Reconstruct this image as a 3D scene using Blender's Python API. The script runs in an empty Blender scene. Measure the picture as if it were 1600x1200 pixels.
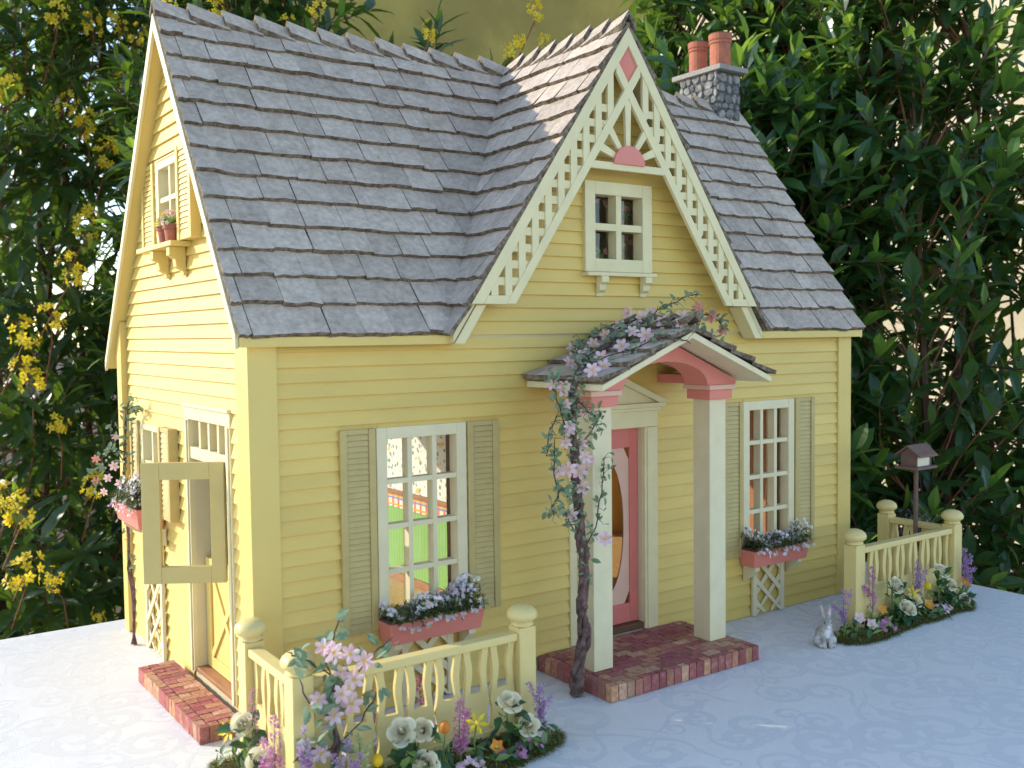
import bpy, bmesh, math, random
from mathutils import Vector, Matrix, Quaternion
random.seed(7)
R = random.Random(11)
sc = bpy.context.scene
COL = sc.collection
V = Vector

# ------------------------------------------------------------------ camera
cam_d = bpy.data.cameras.new('camera'); cam = bpy.data.objects.new('camera', cam_d); COL.objects.link(cam)
cam_d.sensor_width = 36.0; cam_d.lens = 36.0*1549.96/1600.0
cam_d.clip_start = 0.02; cam_d.clip_end = 500
CAM = V((-0.37556, -1.00884, 0.42914))
yaw, pitch, roll = 0.6135, -0.0502, -0.0118
_f = V((math.sin(yaw)*math.cos(pitch), math.cos(yaw)*math.cos(pitch), math.sin(pitch)))
_r = V((math.cos(yaw), -math.sin(yaw), 0)); _u = _r.cross(_f)
_r2 = _r*math.cos(roll)+_u*math.sin(roll); _u2 = -_r*math.sin(roll)+_u*math.cos(roll)
M = Matrix((( _r2.x,_u2.x,-_f.x,CAM.x),(_r2.y,_u2.y,-_f.y,CAM.y),(_r2.z,_u2.z,-_f.z,CAM.z),(0,0,0,1)))
cam.matrix_world = M
cam_d.dof.use_dof = True; cam_d.dof.focus_distance = 1.36; cam_d.dof.aperture_fstop = 10.0
sc.camera = cam

# ------------------------------------------------------------------ sky, sun, exposure
SUN = V((-1.0, 1.05, 0.68)).normalized()
w = bpy.data.worlds.new('World'); sc.world = w; w.use_nodes = True
nt = w.node_tree; nt.nodes.clear()
sky = nt.nodes.new('ShaderNodeTexSky'); sky.sky_type = 'NISHITA'; sky.sun_disc = False
sky.sun_elevation = math.asin(SUN.z); sky.sun_rotation = math.atan2(SUN.x, SUN.y)
sky.air_density = 1.0; sky.dust_density = 0.4; sky.ozone_density = 1.0
bg = nt.nodes.new('ShaderNodeBackground'); bg.inputs[1].default_value = 0.15
wo = nt.nodes.new('ShaderNodeOutputWorld')
nt.links.new(sky.outputs[0], bg.inputs[0]); nt.links.new(bg.outputs[0], wo.inputs[0])
sl = bpy.data.lights.new('sun', 'SUN'); sl.energy = 2.0; sl.angle = math.radians(0.6); sl.color = (1.0, 0.93, 0.80)
so = bpy.data.objects.new('sun', sl); COL.objects.link(so); so.location = SUN*10
so.rotation_euler = SUN.to_track_quat('Z', 'Y').to_euler()
sc.view_settings.view_transform = 'Standard'; sc.view_settings.look = 'None'
sc.view_settings.gamma = 1.0; sc.view_settings.use_curve_mapping = False
sc.view_settings.exposure = 1.28
sc.cycles.max_bounces = 8; sc.cycles.transparent_max_bounces = 12

# ------------------------------------------------------------------ materials
def nodes_of(m):
    m.use_nodes = True; t = m.node_tree; t.nodes.clear()
    o = t.nodes.new('ShaderNodeOutputMaterial'); b = t.nodes.new('ShaderNodeBsdfPrincipled')
    t.links.new(b.outputs[0], o.inputs[0]); return t, b, o
def mat(name, col, rough=0.55, var=0.08, scale=60.0, bump=0.0, bscale=300.0, spec=0.4, col2=None, objvar=0.0, mixscale=None, thr=(0.42, 0.58), stretch=(1,1,1)):
    """paint or stone: base colour with soft noise variation, optional second colour in patches, optional per-object variation"""
    m = bpy.data.materials.new(name); t, b, o = nodes_of(m); N = t.nodes.new; L = t.links.new
    tc = N('ShaderNodeNewGeometry'); mp = N('ShaderNodeMapping'); mp.inputs['Scale'].default_value = stretch
    L(tc.outputs['Position'], mp.inputs[0])
    n1 = N('ShaderNodeTexNoise'); n1.inputs['Scale'].default_value = scale; n1.inputs['Detail'].default_value = 5
    L(mp.outputs[0], n1.inputs['Vector'])
    base = N('ShaderNodeRGB'); base.outputs[0].default_value = (*col, 1)
    cur = base.outputs[0]
    if col2:
        n2 = N('ShaderNodeTexNoise'); n2.inputs['Scale'].default_value = mixscale or scale*0.5; n2.inputs['Detail'].default_value = 6; n2.inputs['Roughness'].default_value = .65
        L(mp.outputs[0], n2.inputs['Vector'])
        rp = N('ShaderNodeMapRange'); rp.inputs[1].default_value = thr[0]; rp.inputs[2].default_value = thr[1]
        L(n2.outputs[0], rp.inputs[0])
        mx = N('ShaderNodeMix'); mx.data_type = 'RGBA'; L(rp.outputs[0], mx.inputs[0]); L(cur, mx.inputs[6]); mx.inputs[7].default_value = (*col2, 1)
        cur = mx.outputs[2]
    hs = N('ShaderNodeHueSaturation'); L(cur, hs.inputs['Color'])
    mr = N('ShaderNodeMapRange'); mr.inputs[1].default_value = .25; mr.inputs[2].default_value = .75
    mr.inputs[3].default_value = 1-var; mr.inputs[4].default_value = 1+var; L(n1.outputs[0], mr.inputs[0])
    val = mr.outputs[0]
    if objvar:
        oi = N('ShaderNodeObjectInfo'); m2 = N('ShaderNodeMapRange'); m2.inputs[3].default_value = 1-objvar; m2.inputs[4].default_value = 1+objvar
        L(oi.outputs['Random'], m2.inputs[0]); mu = N('ShaderNodeMath'); mu.operation = 'MULTIPLY'; L(val, mu.inputs[0]); L(m2.outputs[0], mu.inputs[1]); val = mu.outputs[0]
    L(val, hs.inputs['Value']); L(hs.outputs[0], b.inputs['Base Color'])
    b.inputs['Roughness'].default_value = rough; b.inputs['Specular IOR Level'].default_value = spec
    if bump:
        n3 = N('ShaderNodeTexNoise'); n3.inputs['Scale'].default_value = bscale; n3.inputs['Detail'].default_value = 4; L(mp.outputs[0], n3.inputs['Vector'])
        bp = N('ShaderNodeBump'); bp.inputs['Strength'].default_value = bump; bp.inputs['Distance'].default_value = 0.002
        L(n3.outputs[0], bp.inputs['Height']); L(bp.outputs[0], b.inputs['Normal'])
    return m
def leafmat(name, c1, c2, trans=0.35, rough=0.38, tcol=None, spec=0.5):
    m = bpy.data.materials.new(name); t, b, o = nodes_of(m); N = t.nodes.new; L = t.links.new
    g = N('ShaderNodeNewGeometry'); oi = N('ShaderNodeObjectInfo')
    a = N('ShaderNodeMath'); a.operation = 'ADD'; L(g.outputs['Random Per Island'], a.inputs[0]); L(oi.outputs['Random'], a.inputs[1])
    fr = N('ShaderNodeMath'); fr.operation = 'FRACT'; L(a.outputs[0], fr.inputs[0])
    mx = N('ShaderNodeMix'); mx.data_type = 'RGBA'; L(fr.outputs[0], mx.inputs[0]); mx.inputs[6].default_value = (*c1, 1); mx.inputs[7].default_value = (*c2, 1)
    ns = N('ShaderNodeTexNoise'); ns.inputs['Scale'].default_value = 90; L(g.outputs['Position'], ns.inputs['Vector'])
    hs = N('ShaderNodeHueSaturation'); L(mx.outputs[2], hs.inputs['Color'])
    mr = N('ShaderNodeMapRange'); mr.inputs[3].default_value = .75; mr.inputs[4].default_value = 1.25; L(ns.outputs[0], mr.inputs[0]); L(mr.outputs[0], hs.inputs['Value'])
    L(hs.outputs[0], b.inputs['Base Color']); b.inputs['Roughness'].default_value = rough; b.inputs['Specular IOR Level'].default_value = spec
    tr = N('ShaderNodeBsdfTranslucent')
    if tcol: tr.inputs[0].default_value = (*tcol, 1)
    else: L(hs.outputs[0], tr.inputs[0])
    ms = N('ShaderNodeMixShader'); ms.inputs[0].default_value = trans
    L(b.outputs[0], ms.inputs[1]); L(tr.outputs[0], ms.inputs[2]); L(ms.outputs[0], o.inputs[0])
    return m
def glassmat(name, tint=(1,1,1), refl=1.0):
    m = bpy.data.materials.new(name); t, b, o = nodes_of(m); N = t.nodes.new; L = t.links.new
    tr = N('ShaderNodeBsdfTransparent'); tr.inputs[0].default_value = (*tint, 1)
    gl = N('ShaderNodeBsdfGlossy'); gl.inputs['Roughness'].default_value = 0.03
    fr = N('ShaderNodeFresnel'); fr.inputs[0].default_value = 1.45
    mu = N('ShaderNodeMath'); mu.operation = 'MULTIPLY'; mu.inputs[1].default_value = refl; L(fr.outputs[0], mu.inputs[0])
    ms = N('ShaderNodeMixShader'); L(mu.outputs[0], ms.inputs[0]); L(tr.outputs[0], ms.inputs[1]); L(gl.outputs[0], ms.inputs[2]); L(ms.outputs[0], o.inputs[0])
    return m

YEL = (0.71, 0.508, 0.138)
siding = mat('yellow_siding_paint', YEL, .5, .07, 9, .10, 420, objvar=.055, stretch=(1, 1, 3))
yel_trim = mat('yellow_trim_paint', (0.70, 0.52, 0.16), .45, .06, 12, .04, 500)
fence_p = mat('fence_yellow_paint', (0.72, 0.565, 0.225), .42, .04, 40, .06, 400)
cream = mat('cream_paint', (0.74, 0.645, 0.37), .45, .06, 40, .05, 500)
white_p = mat('offwhite_paint', (0.74, 0.645, 0.41), .45, .06, 40, .05, 500)
shut_p = mat('tan_shutter_paint', (0.50, 0.385, 0.15), .5, .08, 60, .08, 400)
dutch_p = mat('olive_door_paint', (0.55, 0.43, 0.16), .5, .04, 60, .05, 400)
pink_p = mat('rose_pink_paint', (0.72, 0.23, 0.18), .5, .05, 50, .06, 400)
pink_door = mat('rose_door_paint', (0.66, 0.18, 0.15), .45, .05, 60, .06, 400)
pink_lt = mat('pale_pink_panel', (0.72, 0.44, 0.33), .5, .04, 60, .05, 400)
shing = mat('grey_shingle', (0.55, 0.455, 0.37), .88, .20, 150, .9, 380, .15, col2=(0.39, 0.315, 0.25), mixscale=45, thr=(.42, .78), objvar=.14)
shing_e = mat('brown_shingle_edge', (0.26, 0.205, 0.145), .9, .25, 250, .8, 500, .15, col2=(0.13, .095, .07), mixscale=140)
stone_m = mat('grey_field_stone', (0.31, 0.285, 0.255), .9, .22, 180, .7, 400, .2, col2=(.14, .15, .155), mixscale=90, objvar=.25)
mortar_m = mat('dark_mortar', (0.11, 0.11, 0.11), .95, .2, 200, .6, 500, .1)
capst_m = mat('slate_cap', (0.29, 0.27, 0.245), .85, .12, 120, .3, 400, .25)
terra = mat('terracotta', (0.45, 0.155, 0.085), .75, .15, 90, .25, 350, .25, col2=(.36, .13, .085), mixscale=50)
soot = mat('soot_terracotta', (0.17, 0.075, 0.055), .9, .3, 120, .2, 350, .15)
br_cols = [(0.38, .135, .12), (.34, .11, .105), (.42, .185, .125), (.46, .235, .135), (.36, .14, .12), (.50, .29, .19)]
bricks = [mat('brick_clay_%s' % n, c, .9, .22, 220, .6, 500, .15, col2=tuple(min(1, x*1.3+.05) for x in c), mixscale=110, thr=(.52, .78), objvar=.15)
          for n, c in zip(('rose', 'plum', 'rust', 'ochre', 'red', 'buff'), br_cols)]
brick_joint = mat('brick_mortar', (0.24, .12, .095), .95, .2, 200, .5, 500, .1)
wood_d = mat('dark_wood', (0.13, .06, .03), .6, .25, 40, .1, 300, stretch=(1, 6, 6))
wood_m = mat('brown_wood', (0.33, .15, .07), .5, .25, 40, .1, 300, stretch=(6, 1, 6))
feeder_m = mat('brown_feeder_wood', (0.17, .095, .075), .7, .2, 80, .2, 300)
vine_m = mat('vine_bark', (0.115, .068, .058), .9, .35, 150, .9, 260, .15, col2=(.19, .12, .105), mixscale=90)
vinedark = mat('dark_stem', (0.07, .05, .04), .8, .2, 90)
greenst = mat('green_stem', (0.15, .24, .07), .7, .2, 60)
glass = glassmat('window_glass', (.97, .98, .97), 1.5)
glass_d = glassmat('door_oval_glass', (.95, .95, .92), 1.0)
petal_pink = leafmat('pink_petal', (.86, .54, .58), (.90, .70, .74), .35, .5)
petal_coral = leafmat('coral_petal', (.72, .25, .22), (.8, .36, .30), .3, .5)
pollen = mat('pollen_yellow', (.72, .52, .06), .7, .2, 300)
petal_cream = leafmat('cream_petal', (.88, .80, .58), (.92, .86, .68), .12, .5)
petal_yel = leafmat('yellow_petal', (.90, .66, .02), (.95, .80, .06), .45, .45)
petal_or = leafmat('orange_petal', (.80, .28, .03), (.85, .40, .05), .3, .5)
petal_mag = leafmat('magenta_petal', (.42, .08, .22), (.55, .14, .32), .3, .5)
petal_lav = leafmat('lavender_petal', (.42, .22, .45), (.56, .36, .58), .3, .55)
petal_heath = leafmat('heather_petal', (.55, .20, .38), (.68, .33, .50), .3, .55)
petal_wh = leafmat('white_lilac_petal', (.78, .68, .74), (.92, .89, .88), .3, .5)
petal_plum = leafmat('plum_petal', (.16, .07, .16), (.26, .12, .24), .2, .6)
petal_cellgr = leafmat('pale_green_bud', (.45, .50, .22), (.60, .62, .32), .3, .6)
leaf_sage = leafmat('sage_leaf', (.16, .24, .13), (.26, .34, .20), .25, .6)
leaf_dark = leafmat('dark_rose_leaf', (.03, .09, .03), (.06, .14, .045), .2, .4)
leaf_lime = leafmat('light_leaf', (.22, .36, .09), (.32, .44, .14), .35, .5)
curtain_m = leafmat('tan_curtain', (.62, .40, .22), (.66, .44, .26), .4, .9, spec=.1)
leaf_box = leafmat('box_foliage', (.08, .13, .035), (.22, .24, .08), .3, .6)
moss_m = leafmat('moss_strands', (.12, .14, .03), (.24, .24, .06), .25, .9, spec=.1)
soil_m = mat('brown_soil', (.10, .065, .045), .95, .3, 80, .6, 200, .1)
hedge_l = leafmat('glossy_shrub_leaf', (.018, .058, .018), (.048, .100, .032), .26, .36, tcol=(.26, .42, .03))
hedge_r = leafmat('broad_evergreen_leaf', (.018, .062, .020), (.044, .112, .040), .30, .34, tcol=(.24, .40, .04))
hedge_t = leafmat('young_leaf', (.07, .17, .035), (.12, .24, .045), .42, .4, tcol=(.38, .56, .06))
bark = mat('shrub_bark', (.12, .075, .05), .9, .3, 60, .4, 150, .1)
redbark = mat('red_shoot', (.26, .10, .05), .7, .2, 60)
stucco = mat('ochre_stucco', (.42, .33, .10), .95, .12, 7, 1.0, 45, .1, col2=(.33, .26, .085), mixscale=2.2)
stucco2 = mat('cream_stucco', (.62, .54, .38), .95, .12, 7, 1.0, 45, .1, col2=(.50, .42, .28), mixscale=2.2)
bounce_paving_m = mat('pale_bounce_paving', (.52, .47, .38), .9, .1, 3, .5, 60, .2, col2=(.44, .39, .31), mixscale=1.2)
earth = mat('garden_soil', (.13, .095, .065), .95, .25, 5, .8, 30, .1)
rab_m = mat('rabbit_grey', (.36, .33, .30), .8, .2, 120, .5, 500, .2, col2=(.50, .46, .42), mixscale=60)
rab_w = mat('rabbit_white', (.72, .70, .68), .8, .1, 120, .4, 500, .2)
rab_p = mat('rabbit_pink', (.60, .38, .33), .7, .1, 120)
paperish = mat('feeder_panel', (.72, .68, .52), .5, .05, 90)
inner_w = mat('plain_inner_paint', (.68, .60, .38), .7, .05, 20)
parquet = mat('golden_parquet', (.50, .30, .12), .4, .25, 60, .1, 300, stretch=(8, 1, 1))
inner_dark = mat('terracotta_wall_paint', (.34, .15, .07), .8, .15, 12)
table_wd = mat('table_wood', (.24, .14, .08), .5, .2, 20)

def cloth_mat():
    m = bpy.data.materials.new('white_damask_cloth'); t, b, o = nodes_of(m); N = t.nodes.new; L = t.links.new
    g = N('ShaderNodeNewGeometry')
    b.inputs['Base Color'].default_value = (.80, .785, .765, 1); b.inputs['Roughness'].default_value = .42; b.inputs['Specular IOR Level'].default_value = .6
    w1 = N('ShaderNodeTexNoise'); w1.inputs['Scale'].default_value = 900; L(g.outputs['Position'], w1.inputs['Vector'])
    w2 = N('ShaderNodeTexNoise'); w2.inputs['Scale'].default_value = 9; w2.inputs['Detail'].default_value = 3; L(g.outputs['Position'], w2.inputs['Vector'])
    ad = N('ShaderNodeMath'); ad.operation = 'MULTIPLY_ADD'; ad.inputs[1].default_value = 6.0; L(w2.outputs[0], ad.inputs[0]); L(w1.outputs[0], ad.inputs[2])
    bp = N('ShaderNodeBump'); bp.inputs['Strength'].default_value = .6; bp.inputs['Distance'].default_value = .0014; L(ad.outputs[0], bp.inputs['Height']); L(bp.outputs[0], b.inputs['Normal'])
    return m
cloth = cloth_mat()
weave = mat('damask_matt_weave', (.68, .67, .655), .85, .04, 700, .3, 900, .08)

def wallpaper_mat():
    m = bpy.data.materials.new('floral_wallpaper'); t, b, o = nodes_of(m); N = t.nodes.new; L = t.links.new
    g = N('ShaderNodeNewGeometry')
    nz = N('ShaderNodeTexNoise'); nz.inputs['Scale'].default_value = 70; L(g.outputs['Position'], nz.inputs['Vector'])
    vm = N('ShaderNodeVectorMath'); vm.operation = 'MULTIPLY_ADD'; vm.inputs[1].default_value = (.012, .012, .012); L(nz.outputs['Color'], vm.inputs[0]); L(g.outputs['Position'], vm.inputs[2])
    v = N('ShaderNodeTexVoronoi'); v.inputs['Scale'].default_value = 95; L(vm.outputs[0], v.inputs['Vector'])
    r1 = N('ShaderNodeMapRange'); r1.inputs[1].default_value = .34; r1.inputs[2].default_value = .28; L(v.outputs['Distance'], r1.inputs[0])
    v2 = N('ShaderNodeTexVoronoi'); v2.inputs['Scale'].default_value = 48; L(vm.outputs[0], v2.inputs['Vector'])
    r2 = N('ShaderNodeMapRange'); r2.inputs[1].default_value = .25; r2.inputs[2].default_value = .20; L(v2.outputs['Distance'], r2.inputs[0])
    m1 = N('ShaderNodeMix'); m1.data_type = 'RGBA'; L(r1.outputs[0], m1.inputs[0]); m1.inputs[6].default_value = (.74, .72, .64, 1); m1.inputs[7].default_value = (.22, .30, .20, 1)
    m2 = N('ShaderNodeMix'); m2.data_type = 'RGBA'; L(r2.outputs[0], m2.inputs[0]); L(m1.outputs[2], m2.inputs[6]); m2.inputs[7].default_value = (.70, .48, .14, 1)
    L(m2.outputs[2], b.inputs['Base Color']); b.inputs['Roughness'].default_value = .7
    return m
wallpaper = wallpaper_mat()
def stripes_mat(name, axis, scale, c1, c2, width=.12):
    m = bpy.data.materials.new(name); t, b, o = nodes_of(m); N = t.nodes.new; L = t.links.new
    g = N('ShaderNodeNewGeometry'); s = N('ShaderNodeSeparateXYZ'); L(g.outputs['Position'], s.inputs[0])
    mu = N('ShaderNodeMath'); mu.operation = 'MULTIPLY'; mu.inputs[1].default_value = scale; L(s.outputs[axis], mu.inputs[0])
    fr = N('ShaderNodeMath'); fr.operation = 'FRACT'; L(mu.outputs[0], fr.inputs[0])
    lt = N('ShaderNodeMath'); lt.operation = 'LESS_THAN'; lt.inputs[1].default_value = width; L(fr.outputs[0], lt.inputs[0])
    mx = N('ShaderNodeMix'); mx.data_type = 'RGBA'; L(lt.outputs[0], mx.inputs[0]); mx.inputs[6].default_value = (*c1, 1); mx.inputs[7].default_value = (*c2, 1)
    L(mx.outputs[2], b.inputs['Base Color']); b.inputs['Roughness'].default_value = .6
    return m
wains = stripes_mat('green_beadboard', 1, 110, (.22, .42, .10), (.13, .28, .06))
border_m = stripes_mat('floral_border_print', 1, 55, (.74, .66, .50), (.62, .16, .08), .35)
orange_strip = mat('orange_border_stripe', (.75, .36, .05), .6, .05, 60)
blue_strip = mat('blue_border_stripe', (.20, .24, .50), .6, .05, 60)

# ------------------------------------------------------------------ mesh helpers
class MB:
    def __init__(s): s.v = []; s.f = []; s.m = []
    def add(s, vs, fs, mi=0):
        o = len(s.v); s.v += [tuple(x) for x in vs]; s.f += [tuple(i+o for i in f) for f in fs]; s.m += [mi]*len(fs) if isinstance(mi, int) else list(mi)
        return s
    def box(s, a, b, mi=0):
        x0, y0, z0 = [min(p, q) for p, q in zip(a, b)]; x1, y1, z1 = [max(p, q) for p, q in zip(a, b)]
        return s.add([(x0,y0,z0),(x1,y0,z0),(x1,y1,z0),(x0,y1,z0),(x0,y0,z1),(x1,y0,z1),(x1,y1,z1),(x0,y1,z1)],
                     [(0,3,2,1),(4,5,6,7),(0,1,5,4),(1,2,6,5),(2,3,7,6),(3,0,4,7)], mi)
    def hexa(s, p, mi=0):   # 8 points: bottom 4, top 4
        return s.add(p, [(0,3,2,1),(4,5,6,7),(0,1,5,4),(1,2,6,5),(2,3,7,6),(3,0,4,7)], mi)
    def prism(s, poly, off, mi=0, mside=None):
        n = len(poly); off = V(off); p = [V(q) for q in poly]
        s.add(p+[q+off for q in p], [tuple(range(n-1,-1,-1)), tuple(range(n,2*n))]+[(i,(i+1)%n,n+(i+1)%n,n+i) for i in range(n)],
              [mi, mi]+[mi if mside is None else mside]*n)
        return s
    def tube(s, pts, rad, n=8, mi=0, cap=True):
        pts = [V(p) for p in pts]; k = len(pts)
        if not hasattr(rad, '__len__'): rad = [rad]*k
        ref = None; rings = []
        for i, p in enumerate(pts):
            d = (pts[min(i+1,k-1)]-pts[max(i-1,0)])
            if d.length < 1e-9: d = V((0,0,1))
            d.normalize()
            if ref is None:
                ref = V((1,0,0)) if abs(d.x) < .8 else V((0,1,0))
            a = (ref-d*ref.dot(d)); a.normalize(); b = d.cross(a); ref = a
            rings.append([p+(a*math.cos(2*math.pi*j/n)+b*math.sin(2*math.pi*j/n))*rad[i] for j in range(n)])
        vs = [q for r_ in rings for q in r_]; fs = []
        for i in range(k-1):
            for j in range(n): fs.append((i*n+j, i*n+(j+1)%n, (i+1)*n+(j+1)%n, (i+1)*n+j))
        if cap: fs += [tuple(range(n-1,-1,-1)), tuple(range((k-1)*n, k*n))]
        return s.add(vs, fs, mi)
    def lathe(s, c, prof, n=20, mi=0, axis=None):
        c = V(c); vs = []; fs = []
        for (r_, z) in prof:
            for j in range(n): vs.append(c+V((r_*math.cos(2*math.pi*j/n), r_*math.sin(2*math.pi*j/n), z)))
        for i in range(len(prof)-1):
            for j in range(n): fs.append((i*n+j, i*n+(j+1)%n, (i+1)*n+(j+1)%n, (i+1)*n+j))
        fs += [tuple(range(n-1,-1,-1)), tuple(range((len(prof)-1)*n, len(prof)*n))]
        mm = mi if not isinstance(mi, int) else mi
        return s.add(vs, fs, mm)
    def ball(s, c, rad, nu=10, nv=7, mi=0, jit=0.0):
        c = V(c); rx, ry, rz = rad if hasattr(rad, '__len__') else (rad,)*3
        vs = []; fs = []
        for i in range(nv+1):
            th = math.pi*i/nv
            for j in range(nu):
                ph = 2*math.pi*j/nu; k = 1+jit*R.uniform(-1,1)
                vs.append(c+V((rx*math.sin(th)*math.cos(ph)*k, ry*math.sin(th)*math.sin(ph)*k, rz*math.cos(th)*k)))
        for i in range(nv):
            for j in range(nu): fs.append((i*nu+j, (i+1)*nu+j, (i+1)*nu+(j+1)%nu, i*nu+(j+1)%nu))
        return s.add(vs, fs, mi)
    def leaf(s, base, d, up, ln, wd, mi=0, fold=.25, droop=.2, seg=3, prof=None):
        """leaf blade: pointed ellipse folded along its midrib, curving down"""
        base = V(base); d = V(d).normalized(); up = V(up); sd = d.cross(up)
        if sd.length < 1e-6: sd = d.cross(V((.3,.8,.5)))
        sd.normalize(); nn = sd.cross(d).normalized()
        vs = [base]; fs = []; prof = prof or {2: [.9], 3: [.82, .78], 4: [.62, 1.0, .66]}[seg]
        for i in range(1, seg):
            t = i/seg; w_ = wd*.5*prof[i-1]; c = base+d*(ln*t)-nn*(droop*ln*t*t)
            vs += [c+sd*w_+nn*(w_*fold), c, c-sd*w_+nn*(w_*fold)]
        vs.append(base+d*ln-nn*(droop*ln)); e = len(vs)-1
        fs += [(0,1,2), (0,2,3)]
        for i in range(1, seg-1):
            a = 1+(i-1)*3; b = a+3
            fs += [(a,b,b+1,a+1), (a+1,b+1,b+2,a+2)]
        a = 1+(seg-2)*3; fs += [(a,e,a+1), (a+1,e,a+2)]
        return s.add(vs, fs, mi)
    def mesh(s, name, mats, smooth=False, recalc=False):
        me = bpy.data.meshes.new(name); me.from_pydata(s.v, [], s.f)
        for x in (mats if isinstance(mats, (list, tuple)) else [mats]): me.materials.append(x)
        me.polygons.foreach_set('material_index', s.m)
        if smooth: me.polygons.foreach_set('use_smooth', [True]*len(s.f))
        if recalc:
            bm = bmesh.new(); bm.from_mesh(me); bmesh.ops.recalc_face_normals(bm, faces=bm.faces); bm.to_mesh(me); bm.free()
        me.update(); return me
    def build(s, name, mats, parent=None, smooth=False, bevel=0.0, recalc=True, inv=None):
        o = bpy.data.objects.new(name, s.mesh(name, mats, smooth, recalc)); COL.objects.link(o)
        link(o, parent)
        if bevel: bev(o, bevel)
        return o
def bev(o, wd, seg=2):
    b = o.modifiers.new('bevel', 'BEVEL'); b.width = wd; b.segments = seg; b.limit_method = 'ANGLE'; b.angle_limit = math.radians(40)
def link(o, parent):
    if parent is not None:
        o.parent = parent
        if parent.get('_base') is not None: o.matrix_parent_inverse = Matrix.Translation(-V(parent['_base']))
def inst(name, me, parent, mtx):
    o = bpy.data.objects.new(name, me); COL.objects.link(o); o.parent = parent
    if parent is not None and parent.get('_base') is not None: o.matrix_parent_inverse = Matrix.Translation(-V(parent['_base']))
    o.matrix_basis = mtx
    return o
ROOTS = []
def thing(name, label, cat, base, group=None):
    o = bpy.data.objects.new(name, None); COL.objects.link(o); o.location = base; o['_base'] = tuple(base)
    o.empty_display_size = .02
    o['label'] = label; o['category'] = cat
    if group: o['group'] = group
    ROOTS.append(o); return o
def tag(o, label, cat, group=None):
    o['label'] = label; o['category'] = cat
    if group: o['group'] = group
    return o
def group_part(name, parent):   # an Empty part that carries sub-parts
    o = bpy.data.objects.new(name, None); COL.objects.link(o); link(o, parent); o.empty_display_size = .01; return o
def fmap(u, z, d): return (u, -d, z)       # front wall: u = x, d = outward
def smap(u, z, d): return (-d, u, z)       # side wall: u = y, d = outward
def mbox(mb, mp, u0, u1, z0, z1, d0, d1, mi=0): return mb.box(mp(u0, z0, d0), mp(u1, z1, d1), mi)
def basis(x, y, z, o): return Matrix(((x.x,y.x,z.x,o.x),(x.y,y.y,z.y,o.y),(x.z,y.z,z.z,o.z),(0,0,0,1)))
def aim(pos, d, up=(0,0,1), s=1.0, spin=0.0):
    """matrix whose +Z points along d"""
    d = V(d).normalized(); q = d.to_track_quat('Z', 'Y'); return Matrix.Translation(pos) @ q.to_matrix().to_4x4() @ Matrix.Rotation(spin, 4, 'Z') @ Matrix.Scale(s, 4)

def petals(mb, c, nrm, r_, n, mi, wd=.55, cup=.25, cen=None, spin=0.0):
    nrm = V(nrm).normalized(); a = nrm.orthogonal().normalized(); b_ = nrm.cross(a)
    for k in range(n):
        t = spin+2*math.pi*k/n; d = a*math.cos(t)+b_*math.sin(t); sd = nrm.cross(d); c = V(c)
        mb.add([c+nrm*.02*r_, c+d*r_*.55+sd*r_*wd*.42+nrm*r_*cup*.5, c+d*r_*.6+nrm*r_*cup*.35, c+d*r_*.55-sd*r_*wd*.42+nrm*r_*cup*.5, c+d*r_+nrm*r_*cup], [(0,1,2), (0,2,3), (2,1,4), (2,4,3)], mi)
    if cen is not None: mb.ball(c+nrm*r_*.12, r_*.2, 6, 4, cen)

# ------------------------------------------------------------------ setting: ground, garden walls, table, cloth
o = MB().add([(-150,-150,-.98),(150,-150,-.98),(150,150,-.98),(-150,150,-.98)], [(0,1,2,3)]).build('ground', earth); o['kind'] = 'structure'
o = MB().add([(-14,-18,-.976),(14,-18,-.976),(14,.95,-.976),(-14,.95,-.976)], [(0,1,2,3)]).build('bounce_patio', bounce_paving_m); o['kind'] = 'structure'  # unseen pale paving, added to bounce warm light onto the house front
def garden_wall(name, label, m, a, b, mc):
    t = thing(name, label, 'wall', (*[(p+q)/2 for p, q in zip(a[:2], b[:2])], -.98))
    MB().box(a, b).build('stucco_panel', m, t)
    ax = 0 if abs(b[0]-a[0]) > abs(b[1]-a[1]) else 1
    c0, c1 = list(a), list(b); c0[1-ax] -= .04; c1[1-ax] += .04; c0[2] = b[2]; c1[2] = b[2]+.06
    MB().box(c0, c1).build('coping', mc, t, bevel=.01)
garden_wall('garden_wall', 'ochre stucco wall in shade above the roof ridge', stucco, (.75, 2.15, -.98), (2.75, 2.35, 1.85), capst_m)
garden_wall('garden_wall', 'sunlit cream stucco wall glimpsed through the broad leaved bushes', stucco2, (4.6, -.8, -.98), (4.8, 6.5, 2.6), capst_m)

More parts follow.
